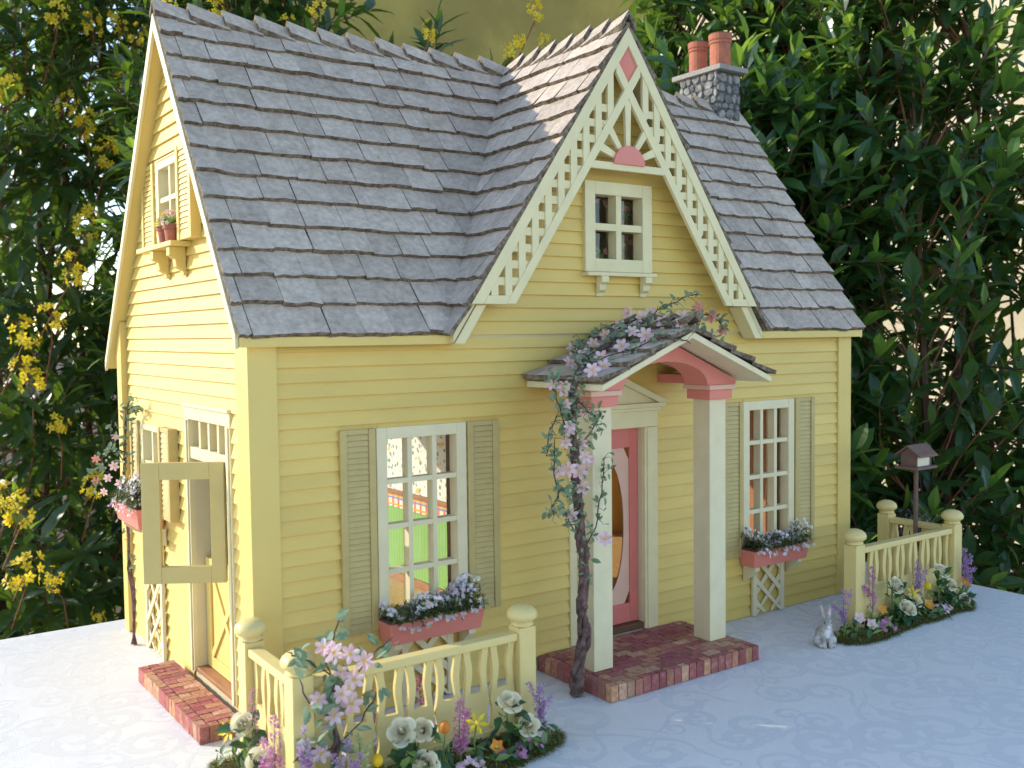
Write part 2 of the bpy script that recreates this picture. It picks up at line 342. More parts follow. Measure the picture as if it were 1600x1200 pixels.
TX0, TX1, TY0, TY1 = -1.15, 1.222, -.82, .58
tb = thing('table', 'wooden table hidden beneath the white damask cloth', 'table', ((TX0+TX1)/2, (TY0+TY1)/2, -.98))
MB().box((TX0+.015, TY0+.015, -.035), (TX1-.015, TY1-.015, -.006)).build('table_top', table_wd, tb, bevel=.004)
for x in (TX0+.1, TX1-.1):
    for y in (TY0+.1, TY1-.1): MB().box((x-.03, y-.03, -.98), (x+.03, y+.03, -.0355)).build('leg', table_wd, tb, bevel=.005)
def build_cloth():
    root = thing('tablecloth', 'white damask tablecloth with woven scrolls spread under the yellow dollhouse', 'tablecloth', ((TX0+TX1)/2, (TY0+TY1)/2, -.3))
    mb = MB(); nx, ny = 110, 72
    xs = [TX0+(TX1-TX0)*i/nx for i in range(nx+1)]; ys = [TY0+(TY1-TY0)*j/ny for j in range(ny+1)]
    def hz(x, y):
        e = min(x-TX0, TX1-x, y-TY0, TY1-y)
        zz = -.0008-.004*max(0, 1-e/.012)**2
        return zz
    vs = [(x, y, hz(x, y)) for y in ys for x in xs]; W_ = nx+1
    fs = [(j*W_+i, j*W_+i+1, (j+1)*W_+i+1, (j+1)*W_+i) for j in range(ny) for i in range(nx)]
    mb.add(vs, fs)
    per = [(x, TY0) for x in xs]+[(TX1, y) for y in ys[1:]]+[(x, TY1) for x in reversed(xs[:-1])]+[(TX0, y) for y in reversed(ys[1:-1])]
    n = len(per); cx, cy = (TX0+TX1)/2, (TY0+TY1)/2; vs = []; K = 6
    for k in range(K+1):
        t = k/K
        for i, (x, y) in enumerate(per):
            nx_ = (1 if x >= TX1-1e-6 else -1 if x <= TX0+1e-6 else 0); ny_ = (1 if y >= TY1-1e-6 else -1 if y <= TY0+1e-6 else 0)
            fo = .022*math.sin(i*.42)+.012*math.sin(i*.97+1); a = .004*min(1, t*8)+ (.012+fo)*t*.9
            vs.append((x+nx_*a, y+ny_*a, -.0048-.30*t))
    fs = [(k*n+i, k*n+(i+1)%n, (k+1)*n+(i+1)%n, (k+1)*n+i) for k in range(K) for i in range(n)]
    mb.add(vs, fs); mb.build('cloth', cloth, root, smooth=True, recalc=False)
    # woven scroll pattern: flat matt ribbons in the satin ground
    rb = MB(); q = random.Random(5)
    def ribbon(pts, wds, z=.0006):
        k = len(pts); vs = []
        for i, p in enumerate(pts):
            a = V(pts[max(0,i-1)]); b = V(pts[min(k-1,i+1)]); d = (b-a)
            d = d.normalized() if d.length > 0 else V((1,0)); nrm = V((-d.y, d.x)); c = V(p)
            vs += [(*(c+nrm*wds[i]), z), (*(c-nrm*wds[i]), z)]
        if min(v[0] for v in vs) < TX0+.02 or max(v[0] for v in vs) > TX1-.02 or min(v[1] for v in vs) < TY0+.02 or max(v[1] for v in vs) > TY1-.02: return
        rb.add(vs, [(2*i, 2*i+2, 2*i+3, 2*i+1) for i in range(k-1)])
    zz = [0]
    def scroll(cx, cy, a0, r0, turns, sgn, tail):
        zz[0] += 1; z = -.00079+.00000015*(zz[0] % 400)
        pts = []; wd = []; n = int(18*turns)+8
        for i in range(n+1):
            t = i/n; a = a0+sgn*turns*2*math.pi*t; r_ = r0*(.12+.88*t**.9)
            pts.append((cx+r_*math.cos(a), cy+r_*math.sin(a))); wd.append((.0030+.0075*math.sin(math.pi*min(1, t*.95+.05)))*r0/.06)
        ex, ey = pts[-1]; dx, dy = ex-pts[-2][0], ey-pts[-2][1]; L_ = math.hypot(dx, dy); dx /= L_; dy /= L_
        for i in range(1, 9):
            t = i/8; pts.append((ex+dx*tail*t-sgn*(-dy)*tail*.35*t*t, ey+dy*tail*t-sgn*dx*tail*.35*t*t)); wd.append(.0060*(1-t)*r0/.06+.0004)
        ribbon(pts, wd, z)
        if r0 > .030:
            for j in range(5):
                a = a0+j*1.25; p0 = (cx+r0*.45*math.cos(a), cy+r0*.45*math.sin(a)); e = a+.5*sgn
                zz[0] += 1; ribbon([(p0[0]+math.cos(e)*r0*.30*t, p0[1]+math.sin(e)*r0*.30*t) for t in (0, .25, .5, .75, 1)], [.0006, .005*r0/.06, .0075*r0/.06, .005*r0/.06, .0004], -.00079+.00000015*(zz[0] % 400))
    step = .082; gx = TX0+.06; row = 0
    while gx < TX1:
        gy = TY0+.06+(row % 2)*step*.5
        while gy < TY1:
            scroll(gx+q.uniform(-.02,.02), gy+q.uniform(-.02,.02), q.uniform(0,6.28), q.uniform(.028,.047), q.uniform(1.1,1.9), q.choice((-1,1)), q.uniform(.03,.08))
            if q.random() < .9: scroll(gx+step*.5+q.uniform(-.015,.015), gy+q.uniform(-.03,.03), q.uniform(0,6.28), q.uniform(.012,.021), 1.2, q.choice((-1,1)), q.uniform(.02,.05))
            gy += step
        gx += step*.86; row += 1
    p = rb.build('woven_scroll_pattern', weave, root, recalc=False); p['kind'] = 'stuff'
build_cloth()

# ------------------------------------------------------------------ the dollhouse
D = .511; ZR = .821; YA = .2453; YE = -.013; ZE = .430; YB = .539; ZB = .395
KF = (ZR-ZE)/(YA-YE); KB = (ZR-ZB)/(YB-YA); KD = 1.468; XC = .5; HWD = (ZR-ZE)/KD; OV = .018; YG = -.034
T = .0185; C_ = .0165
house = thing('dollhouse', 'yellow clapboard dollhouse with grey shingle roof and lattice gable on white cloth', 'dollhouse', (.5, .25, 0))
zf = lambda y: ZE+KF*(y-YE)
zb = lambda y: ZR-KB*(y-YA)
zs = lambda y: min(zf(y), zb(y))
zd = lambda x: ZR-KD*abs(x-XC)

# openings: (u0,u1,z0,z1)
F_OPEN = [(.150, .255, .103, .318), (.7575, .8585, .103, .318), (.445, .552, .0196, .300), (.456, .557, .518, .619)]
S_OPEN = [(.212, .311, .560, .651), (.325, .421, .205, .309), (.072, .203, .0184, .330)]
def wall_slab(mp, u0, u1, z1, opens, mb):
    us = sorted(set([u0, u1]+[o[0] for o in opens]+[o[1] for o in opens])); zs_ = sorted(set([0, z1]+[o[2] for o in opens]+[o[3] for o in opens]))
    for a, b in zip(us, us[1:]):
        run = None
        for c, d in zip(zs_, zs_[1:]):
            m_ = ((a+b)/2, (c+d)/2); hole = any(o[0] < m_[0] < o[1] and o[2] < m_[1] < o[3] for o in opens)
            if not hole: run = (run[0] if run else c, d)
            if hole and run: mbox(mb, mp, a, b, run[0], run[1], -T, 0); run = None
        if run: mbox(mb, mp, a, b, run[0], run[1], -T, 0)
ZT = .422
mb = MB(); wall_slab(fmap, 0, 1, ZT, F_OPEN[:3], mb)
gw = F_OPEN[3]
def gpoly(pts): mb.prism([fmap(u, z, 0) for u, z in pts], (0, T, 0))
hx = lambda z: (ZR-.012-z)/KD
gpoly([(XC-hx(ZT), ZT), (gw[0], ZT), (gw[0], ZR-.012-KD*(XC-gw[0]))])
gpoly([(gw[1], ZT), (XC+hx(ZT), ZT), (gw[1], ZR-.012-KD*(gw[1]-XC))])
gpoly([(gw[0], ZT), (gw[1], ZT), (gw[1], gw[2]), (gw[0], gw[2])])
gpoly([(gw[0], gw[3]), (gw[1], gw[3]), (gw[1], ZR-.012-KD*(gw[1]-XC)), (XC, ZR-.012), (gw[0], ZR-.012-KD*(XC-gw[0]))])
wall_f = mb.build('wall', inner_w, house)
mb = MB()
ystart = T+.0005
wall_slab(smap, ystart, D, .395, S_OPEN[1:], mb)
uw = S_OPEN[0]
def spoly(pts): mb.prism([smap(u, z, 0) for u, z in pts], (T, 0, 0))
tz = lambda y: zs(y)-.014
spoly([(ystart, .395), (uw[0], .395), (uw[0], tz(uw[0])), (ystart, tz(ystart))])
spoly([(uw[1], .395), (D-.012, .395), (uw[1], tz(uw[1]))])
spoly([(uw[0], .395), (uw[1], .395), (uw[1], uw[2]), (uw[0], uw[2])])
spoly([(uw[0], uw[3]), (uw[1], uw[3]), (uw[1], tz(uw[1])), (YA, tz(YA)), (uw[0], tz(uw[0]))])
wall_s = mb.build('wall', inner_w, house)
mb = MB(); mb.prism([(1-T, T+.0005, 0), (1-T, D, 0), (1-T, D, .395), (1-T, YA, tz(YA)), (1-T, T+.0005, tz(T))], (T, 0, 0)); wall_r = mb.build('wall', siding, house)
MB().box((.872, D-T, .0285), (1-T-.0005, D-.001, .394)).build('wall', yel_trim, house)
MB().box((1-T-.0022, T+.001, .0285), (1-T-.0004, D-T-.001, .394)).build('wallpaper', inner_dark, house)

# clapboards, one object each
def clap(mp, ua, ub, ua2, ub2, z0, z1, parent):
    d0, d1 = .0045, .0012; j = R.uniform(-.0002, .0002)
    p = [mp(ua, z0, .0002), mp(ub, z0, .0002), mp(ub, z0, d0+j), mp(ua, z0, d0+j), mp(ua2, z1, .0002), mp(ub2, z1, .0002), mp(ub2, z1, d1+j), mp(ua2, z1, d1+j)]
    MB().hexa(p).build('siding_board', siding, parent)
def cut(ivs, a, b):
    out = []
    for (p, q) in ivs:
        if b <= p or a >= q: out.append((p, q)); continue
        if a > p: out.append((p, a))
        if b < q: out.append((b, q))
    return out
F_COVER = [(.146, .259, .10, .322), (.7535, .8625, .10, .322), (.424, .573, 0, .320), (.452, .561, .514, .623), (.366, .622, 0, .0196)]
S_COVER = [(.208, .315, .556, .655), (.321, .425, .198, .312), (.058, .217, 0, .344)]
n = int(ZR/C_)+1
for i in range(n):
    z0, z1 = i*C_, (i+1)*C_
    if z0 < ZT-.003:
        z1 = min(z1, .4255); iv = [(.026, .974)]
        for c in F_COVER:
            if c[2] < (z0+z1)/2 < c[3]:
                iv = cut(iv, c[0], c[1])
                if z1 > c[3]+.001: clap(fmap, c[0], c[1], c[0], c[1], c[3], z1, wall_f)
        for a, b in iv:
            if b-a > .004: clap(fmap, a, b, a, b, z0, z1, wall_f)
    else:
        z1 = min(z1, ZR-.02); w0, w1 = hx(z0)-.004, hx(z1)-.004
        if w1 < .01: break
        iv = [(XC-w1, XC+w1)]
        for c in F_COVER:
            if c[2] < (z0+z1)/2 < c[3]:
                iv = cut(iv, c[0], c[1])
                if z1 > c[3]+.001: clap(fmap, c[0], c[1], c[0], c[1], c[3], z1, wall_f)
        for a, b in iv:
            a2, b2 = a, b; a1 = XC-w0 if a == XC-w1 else a; b1 = XC+w0 if b == XC+w1 else b
            clap(fmap, a1, b1, a2, b2, z0, z1, wall_f)
for i in range(n):
    z0, z1 = i*C_, (i+1)*C_
    if z1 > ZR-.03: break
    def lim(z):
        lo = .031 if z < zf(.031)-.014 else YE+(z+.016-ZE)/KF
        hi = D-.024 if z < zb(D-.024)-.014 else YA+(ZR-z-.016)/KB
        return lo, hi
    (l0, h0), (l1, h1) = lim(z0), lim(z1)
    iv = [(l1, h1)]
    for c in S_COVER:
        if c[2] < (z0+z1)/2 < c[3]:
            iv = cut(iv, c[0], c[1])
            if z1 > c[3]+.001: clap(smap, c[0], c[1], c[0], c[1], c[3], z1, wall_s)
    for a, b in iv:
        a1 = l0 if a == l1 else a; b1 = h0 if b == h1 else b
        if b-a > .004: clap(smap, a1, b1, a, b, z0, z1, wall_s)
# corner boards
MB().prism([(-.0065, -.0065, 0), (.026, -.0065, 0), (.026, -.0003, 0), (-.0003, -.0003, 0), (-.0003, .031, 0), (-.0065, .031, 0)], (0, 0, .4245)).build('corner_board', yel_trim, house, bevel=.0008)
MB().prism([(.974, -.0065, 0), (1.0065, -.0065, 0), (1.0065, .031, 0), (1.0003, .031, 0), (1.0003, -.0003, 0), (.974, -.0003, 0)], (0, 0, .4245)).build('corner_board', yel_trim, house, bevel=.0008)
MB().hexa([(-.012, D-.022, 0), (-.0003, D-.022, 0), (-.0003, D+.002, 0), (-.012, D+.002, 0), (-.012, D-.022, zb(D-.022)-.014), (-.0003, D-.022, zb(D-.022)-.014), (-.0003, D+.002, zb(D+.002)-.014), (-.012, D+.002, zb(D+.002)-.014)]).build('corner_board', yel_trim, house, bevel=.0008)

# inside: floors, partition with wallpaper, border and wainscot
MB().box((T+.0005, T+.0005, .002), (1-T-.0005, D, .028)).build('floor', parquet, house)
MB().box((T+.0005, T+.0005, .396), (1-T-.0005, D-.001, .407)).build('upper_floor', wood_m, house)
part = MB().box((.402, T+.0005, .0285), (.410, D-.005, .3955)).build('partition', inner_w, house)
MB().box((.4012, T+.001, .176), (.4018, D-.006, .395)).build('wallpaper', wallpaper, part)
MB().box((.3985, T+.001, .1685), (.4018, D-.006, .1755)).build('chair_rail', wood_m, part)
MB().box((.4008, T+.001, .1465), (.4018, D-.006, .168)).build('border_print', border_m, part)
for z, m_ in ((.1645, orange_strip), (.1608, blue_strip), (.1500, orange_strip)): MB().box((.4002, T+.001, z), (.4006, D-.006, z+.0025)).build('border_stripe', m_, part)
MB().box((.4000, T+.001, .040), (.4018, D-.006, .146)).build('wainscot', wains, part)
MB().box((.3975, T+.001, .0285), (.4018, D-.006, .0395)).build('baseboard', wood_m, part)
# dark inner window linings on the room side (brown wood reveals)
for u in (.2555, .859): MB().box((u, .0005, .103), (u+.004, T+.012, .318)).build('window_lining', wood_d, house)

# ---- windows
def window(parent, mp, u0, u1, z0, z1, nu, nz, fw, bar, m=white_p, proud=.006, botw=None, gm=glass):
    wnd = group_part('window', parent)
    bw = botw or fw
    for a, c in ((u0, u0+fw), (u1-fw, u1)): b = MB(); mbox(b, mp, a, c, z0, z1, -.012, proud); b.build('frame_stile', m, wnd, bevel=.0007)
    for a, c in ((z1-fw, z1), (z0, z0+bw)): b = MB(); mbox(b, mp, u0+fw, u1-fw, a, c, -.012, proud-.0003); b.build('frame_rail', m, wnd, bevel=.0007)
    iu0, iu1, iz0, iz1 = u0+fw, u1-fw, z0+bw, z1-fw
    pw = (iu1-iu0-(nu-1)*bar)/nu; ph = (iz1-iz0-(nz-1)*bar)/nz
    for i in range(1, nu):
        a = iu0+i*pw+(i-1)*bar; b = MB(); mbox(b, mp, a, a+bar, iz0, iz1, -.009, proud-.0018); b.build('muntin', m, wnd)
    for j in range(1, nz):
        a = iz0+j*ph+(j-1)*bar; b = MB(); mbox(b, mp, iu0, iu1, a, a+bar, -.0085, proud-.0022); b.build('muntin', m, wnd)
    for i in range(nu):
        for j in range(nz):
            a = iu0+i*(pw+bar); c = iz0+j*(ph+bar); b = MB()
            b.add([mp(a, c, -.010), mp(a+pw, c, -.010), mp(a+pw, c+ph, -.010), mp(a, c+ph, -.010)], [(0,1,2,3)]); b.build('pane', gm, wnd, recalc=False)
    return wnd
def shutter(parent, mp, u0, u1, z0, z1, depth=.008, ns=None, m=shut_p, st=.0085):
    s_ = group_part('shutter', parent)
    b = MB(); mbox(b, mp, u0, u0+st, z0, z1, .003, depth); b.build('stile', m, s_, bevel=.001); b = MB(); mbox(b, mp, u1-st, u1, z0, z1, .003, depth); b.build('stile', m, s_, bevel=.001)
    b = MB(); mbox(b, mp, u0+st, u1-st, z1-.006, z1-.0002, .003, depth-.0012); b.build('rail', m, s_, bevel=.0006); b = MB(); mbox(b, mp, u0+st, u1-st, z0+.0002, z0+.006, .003, depth-.0012); b.build('rail', m, s_, bevel=.0006)
    b = MB(); mbox(b, mp, u0+st, u1-st, z0+.006, z1-.006, .003, depth-.0036); b.build('backing', m, s_)
    ns = ns or int((z1-z0-.012)/.0064); h = (z1-z0-.012)/ns; b = MB()
    for i in range(ns):
        a = z0+.006+i*h; e = .0003
        b.hexa([mp(u0+st+e, a, depth-.0035), mp(u1-st-e, a, depth-.0035), mp(u1-st-e, a, depth-.0014), mp(u0+st+e, a, depth-.0014),
                mp(u0+st+e, a+h*.9, depth-.0035), mp(u1-st-e, a+h*.9, depth-.0035), mp(u1-st-e, a+h*.9, depth-.0028), mp(u0+st+e, a+h*.9, depth-.0028)])
    o = b.build('louver_slats', m, s_); o['kind'] = 'stuff'
    return s_
window(house, fmap, .142, .2625, .095, .3245, 3, 4, .0135, .0058)
shutter(house, fmap, .0965, .1405, .093, .3248); shutter(house, fmap, .264, .309, .093, .3248)
window(house, fmap, .7505, .866, .095, .3245, 3, 4, .0135, .0062)
shutter(house, fmap, .7045, .749, .093, .3248); shutter(house, fmap, .8675, .9135, .093, .3248)
window(house, fmap, .4475, .565, .5095, .6275, 2, 2, .0172, .009, cream, .009)
window(house, smap, .205, .318, .553, .658, 2, 2, .013, .006, cream, .004)
shutter(house, smap, .138, .192, .545, .656, .016, m=yel_trim); shutter(house, smap, .320, .378, .545, .656, .007, m=yel_trim)  # yellow on these tan shutters puts their sunlit look into the colour
window(house, smap, .318, .428, .198, .316, 2, 2, .013, .006, cream, .004)
shutter(house, smap, .252, .300, .196, .315, .016); shutter(house, smap, .430, .474, .196, .315, .007)
# gable window sill on two brackets
def sill(mp, u0, u1, z, th, dep, bus, bh, bd, bw, m):
    s_ = group_part('window_shelf', house)
    b = MB(); mbox(b, mp, u0, u1, z-th, z, .001, dep); b.build('shelf_board', m, s_, bevel=.0008)
    for u in bus:
        zt = z-th-.0002; pr = [(.0045, zt), (bd, zt), (bd, zt-bh*.30), (bd*.72, zt-bh*.42), (bd*.66, zt-bh*.7), (bd*.35, zt-bh*.82), (bd*.3, zt-bh), (.0045, zt-bh)]
        q0 = [V(mp(u-bw/2, zz, d)) for d, zz in pr]; off = V(mp(u+bw/2, 0, 0))-V(mp(u-bw/2, 0, 0))
        b = MB(); b.prism(q0, off); b.build('bracket', m, s_, bevel=.0005)
sill(fmap, .446, .567, .5088, .005, .016, (.4745, .5515), .026, .017, .012, cream)
sill(smap, .180, .330, .5445, .006, .027, (.202, .272), .034, .024, .012, yel_trim)

def added_curtain(u0, u1, z0, z1, y):
    mb = MB(); n = 14; vs = []
    for k in range(n+1):
        u = u0+(u1-u0)*k/n; d = .0035*math.sin(k*1.9)
        vs += [(u, y+d, z0), (u, y+d*.6, z1)]
    mb.add(vs, [(2*k, 2*k+2, 2*k+3, 2*k+1) for k in range(n)]); mb.build('added_curtain', curtain_m, house, smooth=True, recalc=False)
added_curtain(.520, .562, .515, .625, .034); added_curtain(.752, .782, .09, .325, .026); added_curtain(.838, .868, .09, .325, .026)  # the gable window's cloth is added to brighten its dark panes
gq = random.Random(6); gm = MB()  # added leaves and red flowers, standing in for the hedge glimpsed through the gable window
for i in range(90):
    a = gq.uniform(0, 6.28); rr = .036+gq.uniform(-.010, .010); c = V((.507+rr*math.cos(a)*1.1, .026+gq.uniform(-.004, .004), .572+rr*math.sin(a)*1.15)); gm.leaf(c, V((gq.uniform(-1,1), gq.uniform(-.8,.1), gq.uniform(-1,1))), (0,-1,.3), .014, .006, 0, seg=3)
    if i % 3 == 0: petals(gm, c+V((0, -.004, 0)), (gq.uniform(-.4,.4), -1, .2), .006, 5, 1, .8, .2)
o = gm.build('hedge_view_stand_in', [leaf_lime, petal_coral], house, recalc=False); o['kind'] = 'stuff'

# ---- front door with casing and pediment
door = group_part('front_door', house)
b = MB(); mbox(b, fmap, .4455, .4605, .0295, .2985, -.014, -.008); b.build('stile', pink_door, door, bevel=.0006); b = MB(); mbox(b, fmap, .5365, .5515, .0295, .2985, -.014, -.008); b.build('stile', pink_door, door, bevel=.0006)
b = MB(); mbox(b, fmap, .4605, .5365, .272, .2985, -.0138, -.0083); b.build('rail', pink_door, door, bevel=.0006); b = MB(); mbox(b, fmap, .4605, .5365, .0295, .056, -.0138, -.0083); b.build('rail', pink_door, door, bevel=.0006)
def ring_panel(x0, x1, z0, z1, cx, cz, rx, rz, y0, y1, m, parent, name):
    N = 48; out = []; inn = []
    for i in range(N):
        a = 2*math.pi*i/N; c, s = math.cos(a), math.sin(a); inn.append((cx+rx*c, cz+rz*s))
        k = min((x1-cx)/abs(c) if abs(c) > 1e-9 else 1e9, (z1-cz if s > 0 else cz-z0)/abs(s) if abs(s) > 1e-9 else 1e9); out.append((cx+k*c, cz+k*s))
    vs = [(x, y0, z) for x, z in out]+[(x, y0, z) for x, z in inn]+[(x, y1, z) for x, z in out]+[(x, y1, z) for x, z in inn]; fs = []
    for i in range(N):
        j = (i+1) % N; fs += [(i, j, N+j, N+i), (2*N+i, 3*N+i, 3*N+j, 2*N+j), (N+i, N+j, 3*N+j, 3*N+i), (i, 2*N+i, 2*N+j, j)]
    return MB().add(vs, fs).build(name, m, parent)
ring_panel(.4607, .5363, .0562, .2718, .4985, .164, .0285, .0905, .0100, .0125, pink_lt, door, 'panel')
g = MB(); N = 40; g.add([(.4985+.0288*math.cos(2*math.pi*i/N), .0112, .164+.091*math.sin(2*math.pi*i/N)) for i in range(N)], [tuple(range(N))]); g.build('oval_glass', glass_d, door, recalc=False)
MB().ball((.4535, .004, .155), .0032, 10, 8).build('door_knob', pollen, door, smooth=True)
cas = group_part('door_casing', house)
for a, c in ((.4205, .4445), (.5525, .5765)):
    b = MB(); mbox(b, fmap, a, c, .0197, .2995, -.0183, .0055); b.build('jamb', cream, cas, bevel=.0006); b = MB(); mbox(b, fmap, a+.004 if a > .5 else a+.012, c-.012 if a > .5 else c-.004, .0198, .299, .0056, .0072); b.build('jamb', cream, cas, bevel=.0006)
b = MB(); mbox(b, fmap, .4205, .5765, .2998, .322, -.0183, .0054); b.build('head_board', cream, cas, bevel=.0006); b = MB(); mbox(b, fmap, .4165, .5805, .3222, .327, 0, .0085); b.build('head_board', cream, cas, bevel=.0006); b = MB(); mbox(b, fmap, .4105, .5865, .3272, .333, 0, .012); b.build('head_board', cream, cas, bevel=.0006)
tri = [(.407, .3333), (.590, .3333), (.4985, .372)]
b = MB(); b.prism([fmap(u, z, .001) for u, z in tri], (0, -.005, 0)); b.build('pediment', cream, cas)
for sgn in (-1, 1):
    e = .4985+sgn*.0945; b = MB(); b.prism([fmap(e, .3335, .0062), fmap(.4985, .3745, .0062), fmap(.4985, .3655, .0062), fmap(e-sgn*.020, .3335, .0062)], (0, -.007, 0)); b.build('pediment_moulding', cream, cas, bevel=.0005)
b = MB(); mbox(b, fmap, .4446, .5524, .0197, .029, -.0182, .002); b.build('threshold', wood_d, house, bevel=.0008)

# ---- flower boxes with lattice trellis below
def box_flowers(parent, P0, P1, out, hgt, seed, n=150):
    """mound of tiny blossoms over moss green foliage between two ends of a box; out = outward direction"""
    q = random.Random(seed); P0 = V(P0); P1 = V(P1); out = V(out); L_ = (P1-P0)
    fo = MB(); fl = MB()
    for i in range(int(n*6)):
        t = q.random(); s_ = q.uniform(-1, 1); hh = hgt*(.55+.45*math.sin(t*9+seed)*math.sin(t*4+1))*math.sqrt(max(0, 1-s_*s_))
        c = P0+L_*t+out*(s_*.022)+V((0, 0, q.uniform(-.012 if s_ > .5 else 0, 1)*max(hh, .008)*.9))
        d = V((q.uniform(-1,1), q.uniform(-1,1), q.uniform(-.2,1)))+out*.7
        fo.leaf(c, d, (0,0,1), q.uniform(.006, .012), q.uniform(.0015, .0032), 0, seg=2)
    for i in range(n):
        t = q.random(); s_ = q.uniform(-.9, 1); hh = hgt*(.55+.45*math.sin(t*9+seed)*math.sin(t*4+1))*math.sqrt(max(0, 1-s_*s_))
        c = P0+L_*(t*1.06-.03)+out*(s_*.027)+V((0, 0, hh*q.uniform(.55, 1.15)-(.010 if s_ > .75 else 0)))
        k = q.random()+.35*math.sin(t*17+seed); mi = 0 if k < .66 else 1 if k < .80 else 3 if k < .98 else 2
        nr = V((q.uniform(-.6,.6), q.uniform(-.6,.6), q.uniform(0,1)))+out*.8
        petals(fl, c, nr, q.uniform(.0022, .0040), 5, mi, .8, .15)
    fo = fo.build('foliage', leaf_box, parent, recalc=False); fo['kind'] = 'stuff'
    fl = fl.build('blossoms', [petal_wh, petal_pink, petal_plum, petal_cellgr], parent, recalc=False); fl['kind'] = 'stuff'
def trellis(parent, mp, u0, u1, z1, m=white_p):
    t_ = group_part('trellis', parent)
    b = MB(); mbox(b, mp, u0, u0+.0085, 0, z1, .005, .010); b.build('post', m, t_, bevel=.0006); b = MB(); mbox(b, mp, u1-.0085, u1, 0, z1, .005, .010); b.build('post', m, t_, bevel=.0006)
    a0, a1 = u0+.0086, u1-.0086; W_ = a1-a0; p = W_/1.55; wd = .0074
    for sgn in (1, -1):
        k = -4
        while k < 14:
            s0 = k*p; pts = []
            # diagonal strip z = s0 + sgn*(u-a0), clipped to the panel
            lo, hi = a0, a1
            f = lambda u: s0+(u-a0) if sgn > 0 else s0+(a1-u)
            if f(a0) < 0 and f(a1) < 0 or f(a0) > z1 and f(a1) > z1: k += 1; continue
            us = sorted(u for u in [a0, a1]+[(a0+(z-s0) if sgn > 0 else a1-(z-s0)) for z in (0, z1)] if a0-1e-9 <= u <= a1+1e-9 and -1e-9 <= f(u) <= z1+1e-9)
            if len(us) >= 2 and us[-1]-us[0] > .004:
                A, B = us[0], us[-1]; d_ = .0062 if sgn > 0 else .0078
                b = MB(); b.hexa([mp(A, max(0, f(A)-wd*.7), d_), mp(B, max(0, f(B)-wd*.7), d_), mp(B, max(0, f(B)-wd*.7), d_+.0015), mp(A, max(0, f(A)-wd*.7), d_+.0015),
                                  mp(A, f(A)+wd*.7, d_), mp(B, f(B)+wd*.7, d_), mp(B, f(B)+wd*.7, d_+.0015), mp(A, f(A)+wd*.7, d_+.0015)]); b.build('lattice_slat', m, t_)
            k += 1
def flower_box(mp, u0, u1, z0, z1, dep, seed, hgt, out, tre, brk, m=pink_p, n=170):
    fb = group_part('flower_box', house)
    b = MB(); ins = .004
    b.hexa([mp(u0+ins, z0, .0055), mp(u1-ins, z0, .0055), mp(u1-ins, z0, dep-ins), mp(u0+ins, z0, dep-ins), mp(u0, z1, .0055), mp(u1, z1, .0055), mp(u1, z1, dep), mp(u0, z1, dep)])
    b.build('planter', m, fb, bevel=.001)
    b = MB(); mbox(b, mp, u0+.003, u1-.003, z1, z1+.003, .008, dep-.003); b.build('soil', soil_m, fb)
    box_flowers(fb, mp(u0+.004, z1+.002, dep*.55), mp(u1-.004, z1+.002, dep*.55), out, hgt, seed, n)
    if tre: trellis(house, mp, tre[0], tre[1], tre[2])
    for u in brk:
        pr = [(.005, z0-.0005), (dep*.8, z0-.0005), (dep*.8, z0-.006), (dep*.45, z0-.018), (.005, z0-.024)]
        q0 = [V(mp(u-.005, zz, d)) for d, zz in pr]; b = MB(); b.prism(q0, V(mp(u+.005, 0, 0))-V(mp(u-.005, 0, 0))); b.build('box_bracket', white_p, house, bevel=.0005)
flower_box(fmap, .139, .267, .0805, .1055, .036, 3, .034, (0,-1,0), (.168, .238, .080), (.153, .253), n=420)
flower_box(fmap, .7405, .8665, .0805, .1055, .036, 8, .032, (0,-1,0), (.768, .838, .080), (.755, .852), n=380)
flower_box(smap, .312, .428, .180, .207, .042, 5, .040, (-1,0,0), (.322, .405, .172), (.314, .416), n=420)

# ---- side dutch door
sd = group_part('side_door_casing', house)
for a, c in ((.056, .0715), (.2035, .219)):
    b = MB(); mbox(b, smap, a, c, .0185, .3305, -.0183, .0055); b.build('jamb', cream, sd, bevel=.0006); b = MB(); mbox(b, smap, a+.003, c-.007, .0186, .330, .0056, .0075); b.build('jamb', cream, sd, bevel=.0006)
b = MB(); mbox(b, smap, .056, .219, .3307, .346, -.0183, .0054); b.build('head_board', cream, sd, bevel=.0006); b = MB(); mbox(b, smap, .0545, .2205, .3462, .350, 0, .0085); b.build('head_board', cream, sd, bevel=.0006)
b = MB(); mbox(b, smap, .0717, .2033, .283, .297, -.016, .0035); b.build('transom_rail', cream, sd, bevel=.0006)
for k in range(1, 4):
    u = .072+.131*k/4; b = MB(); mbox(b, smap, u-.003, u+.003, .2972, .3304, -.010, .002); b.build('transom_bar', cream, sd)
b = MB(); mbox(b, smap, .0717, .2033, .0185, .024, -.030, .003); b.build('sill_board', wood_m, sd, bevel=.0006)
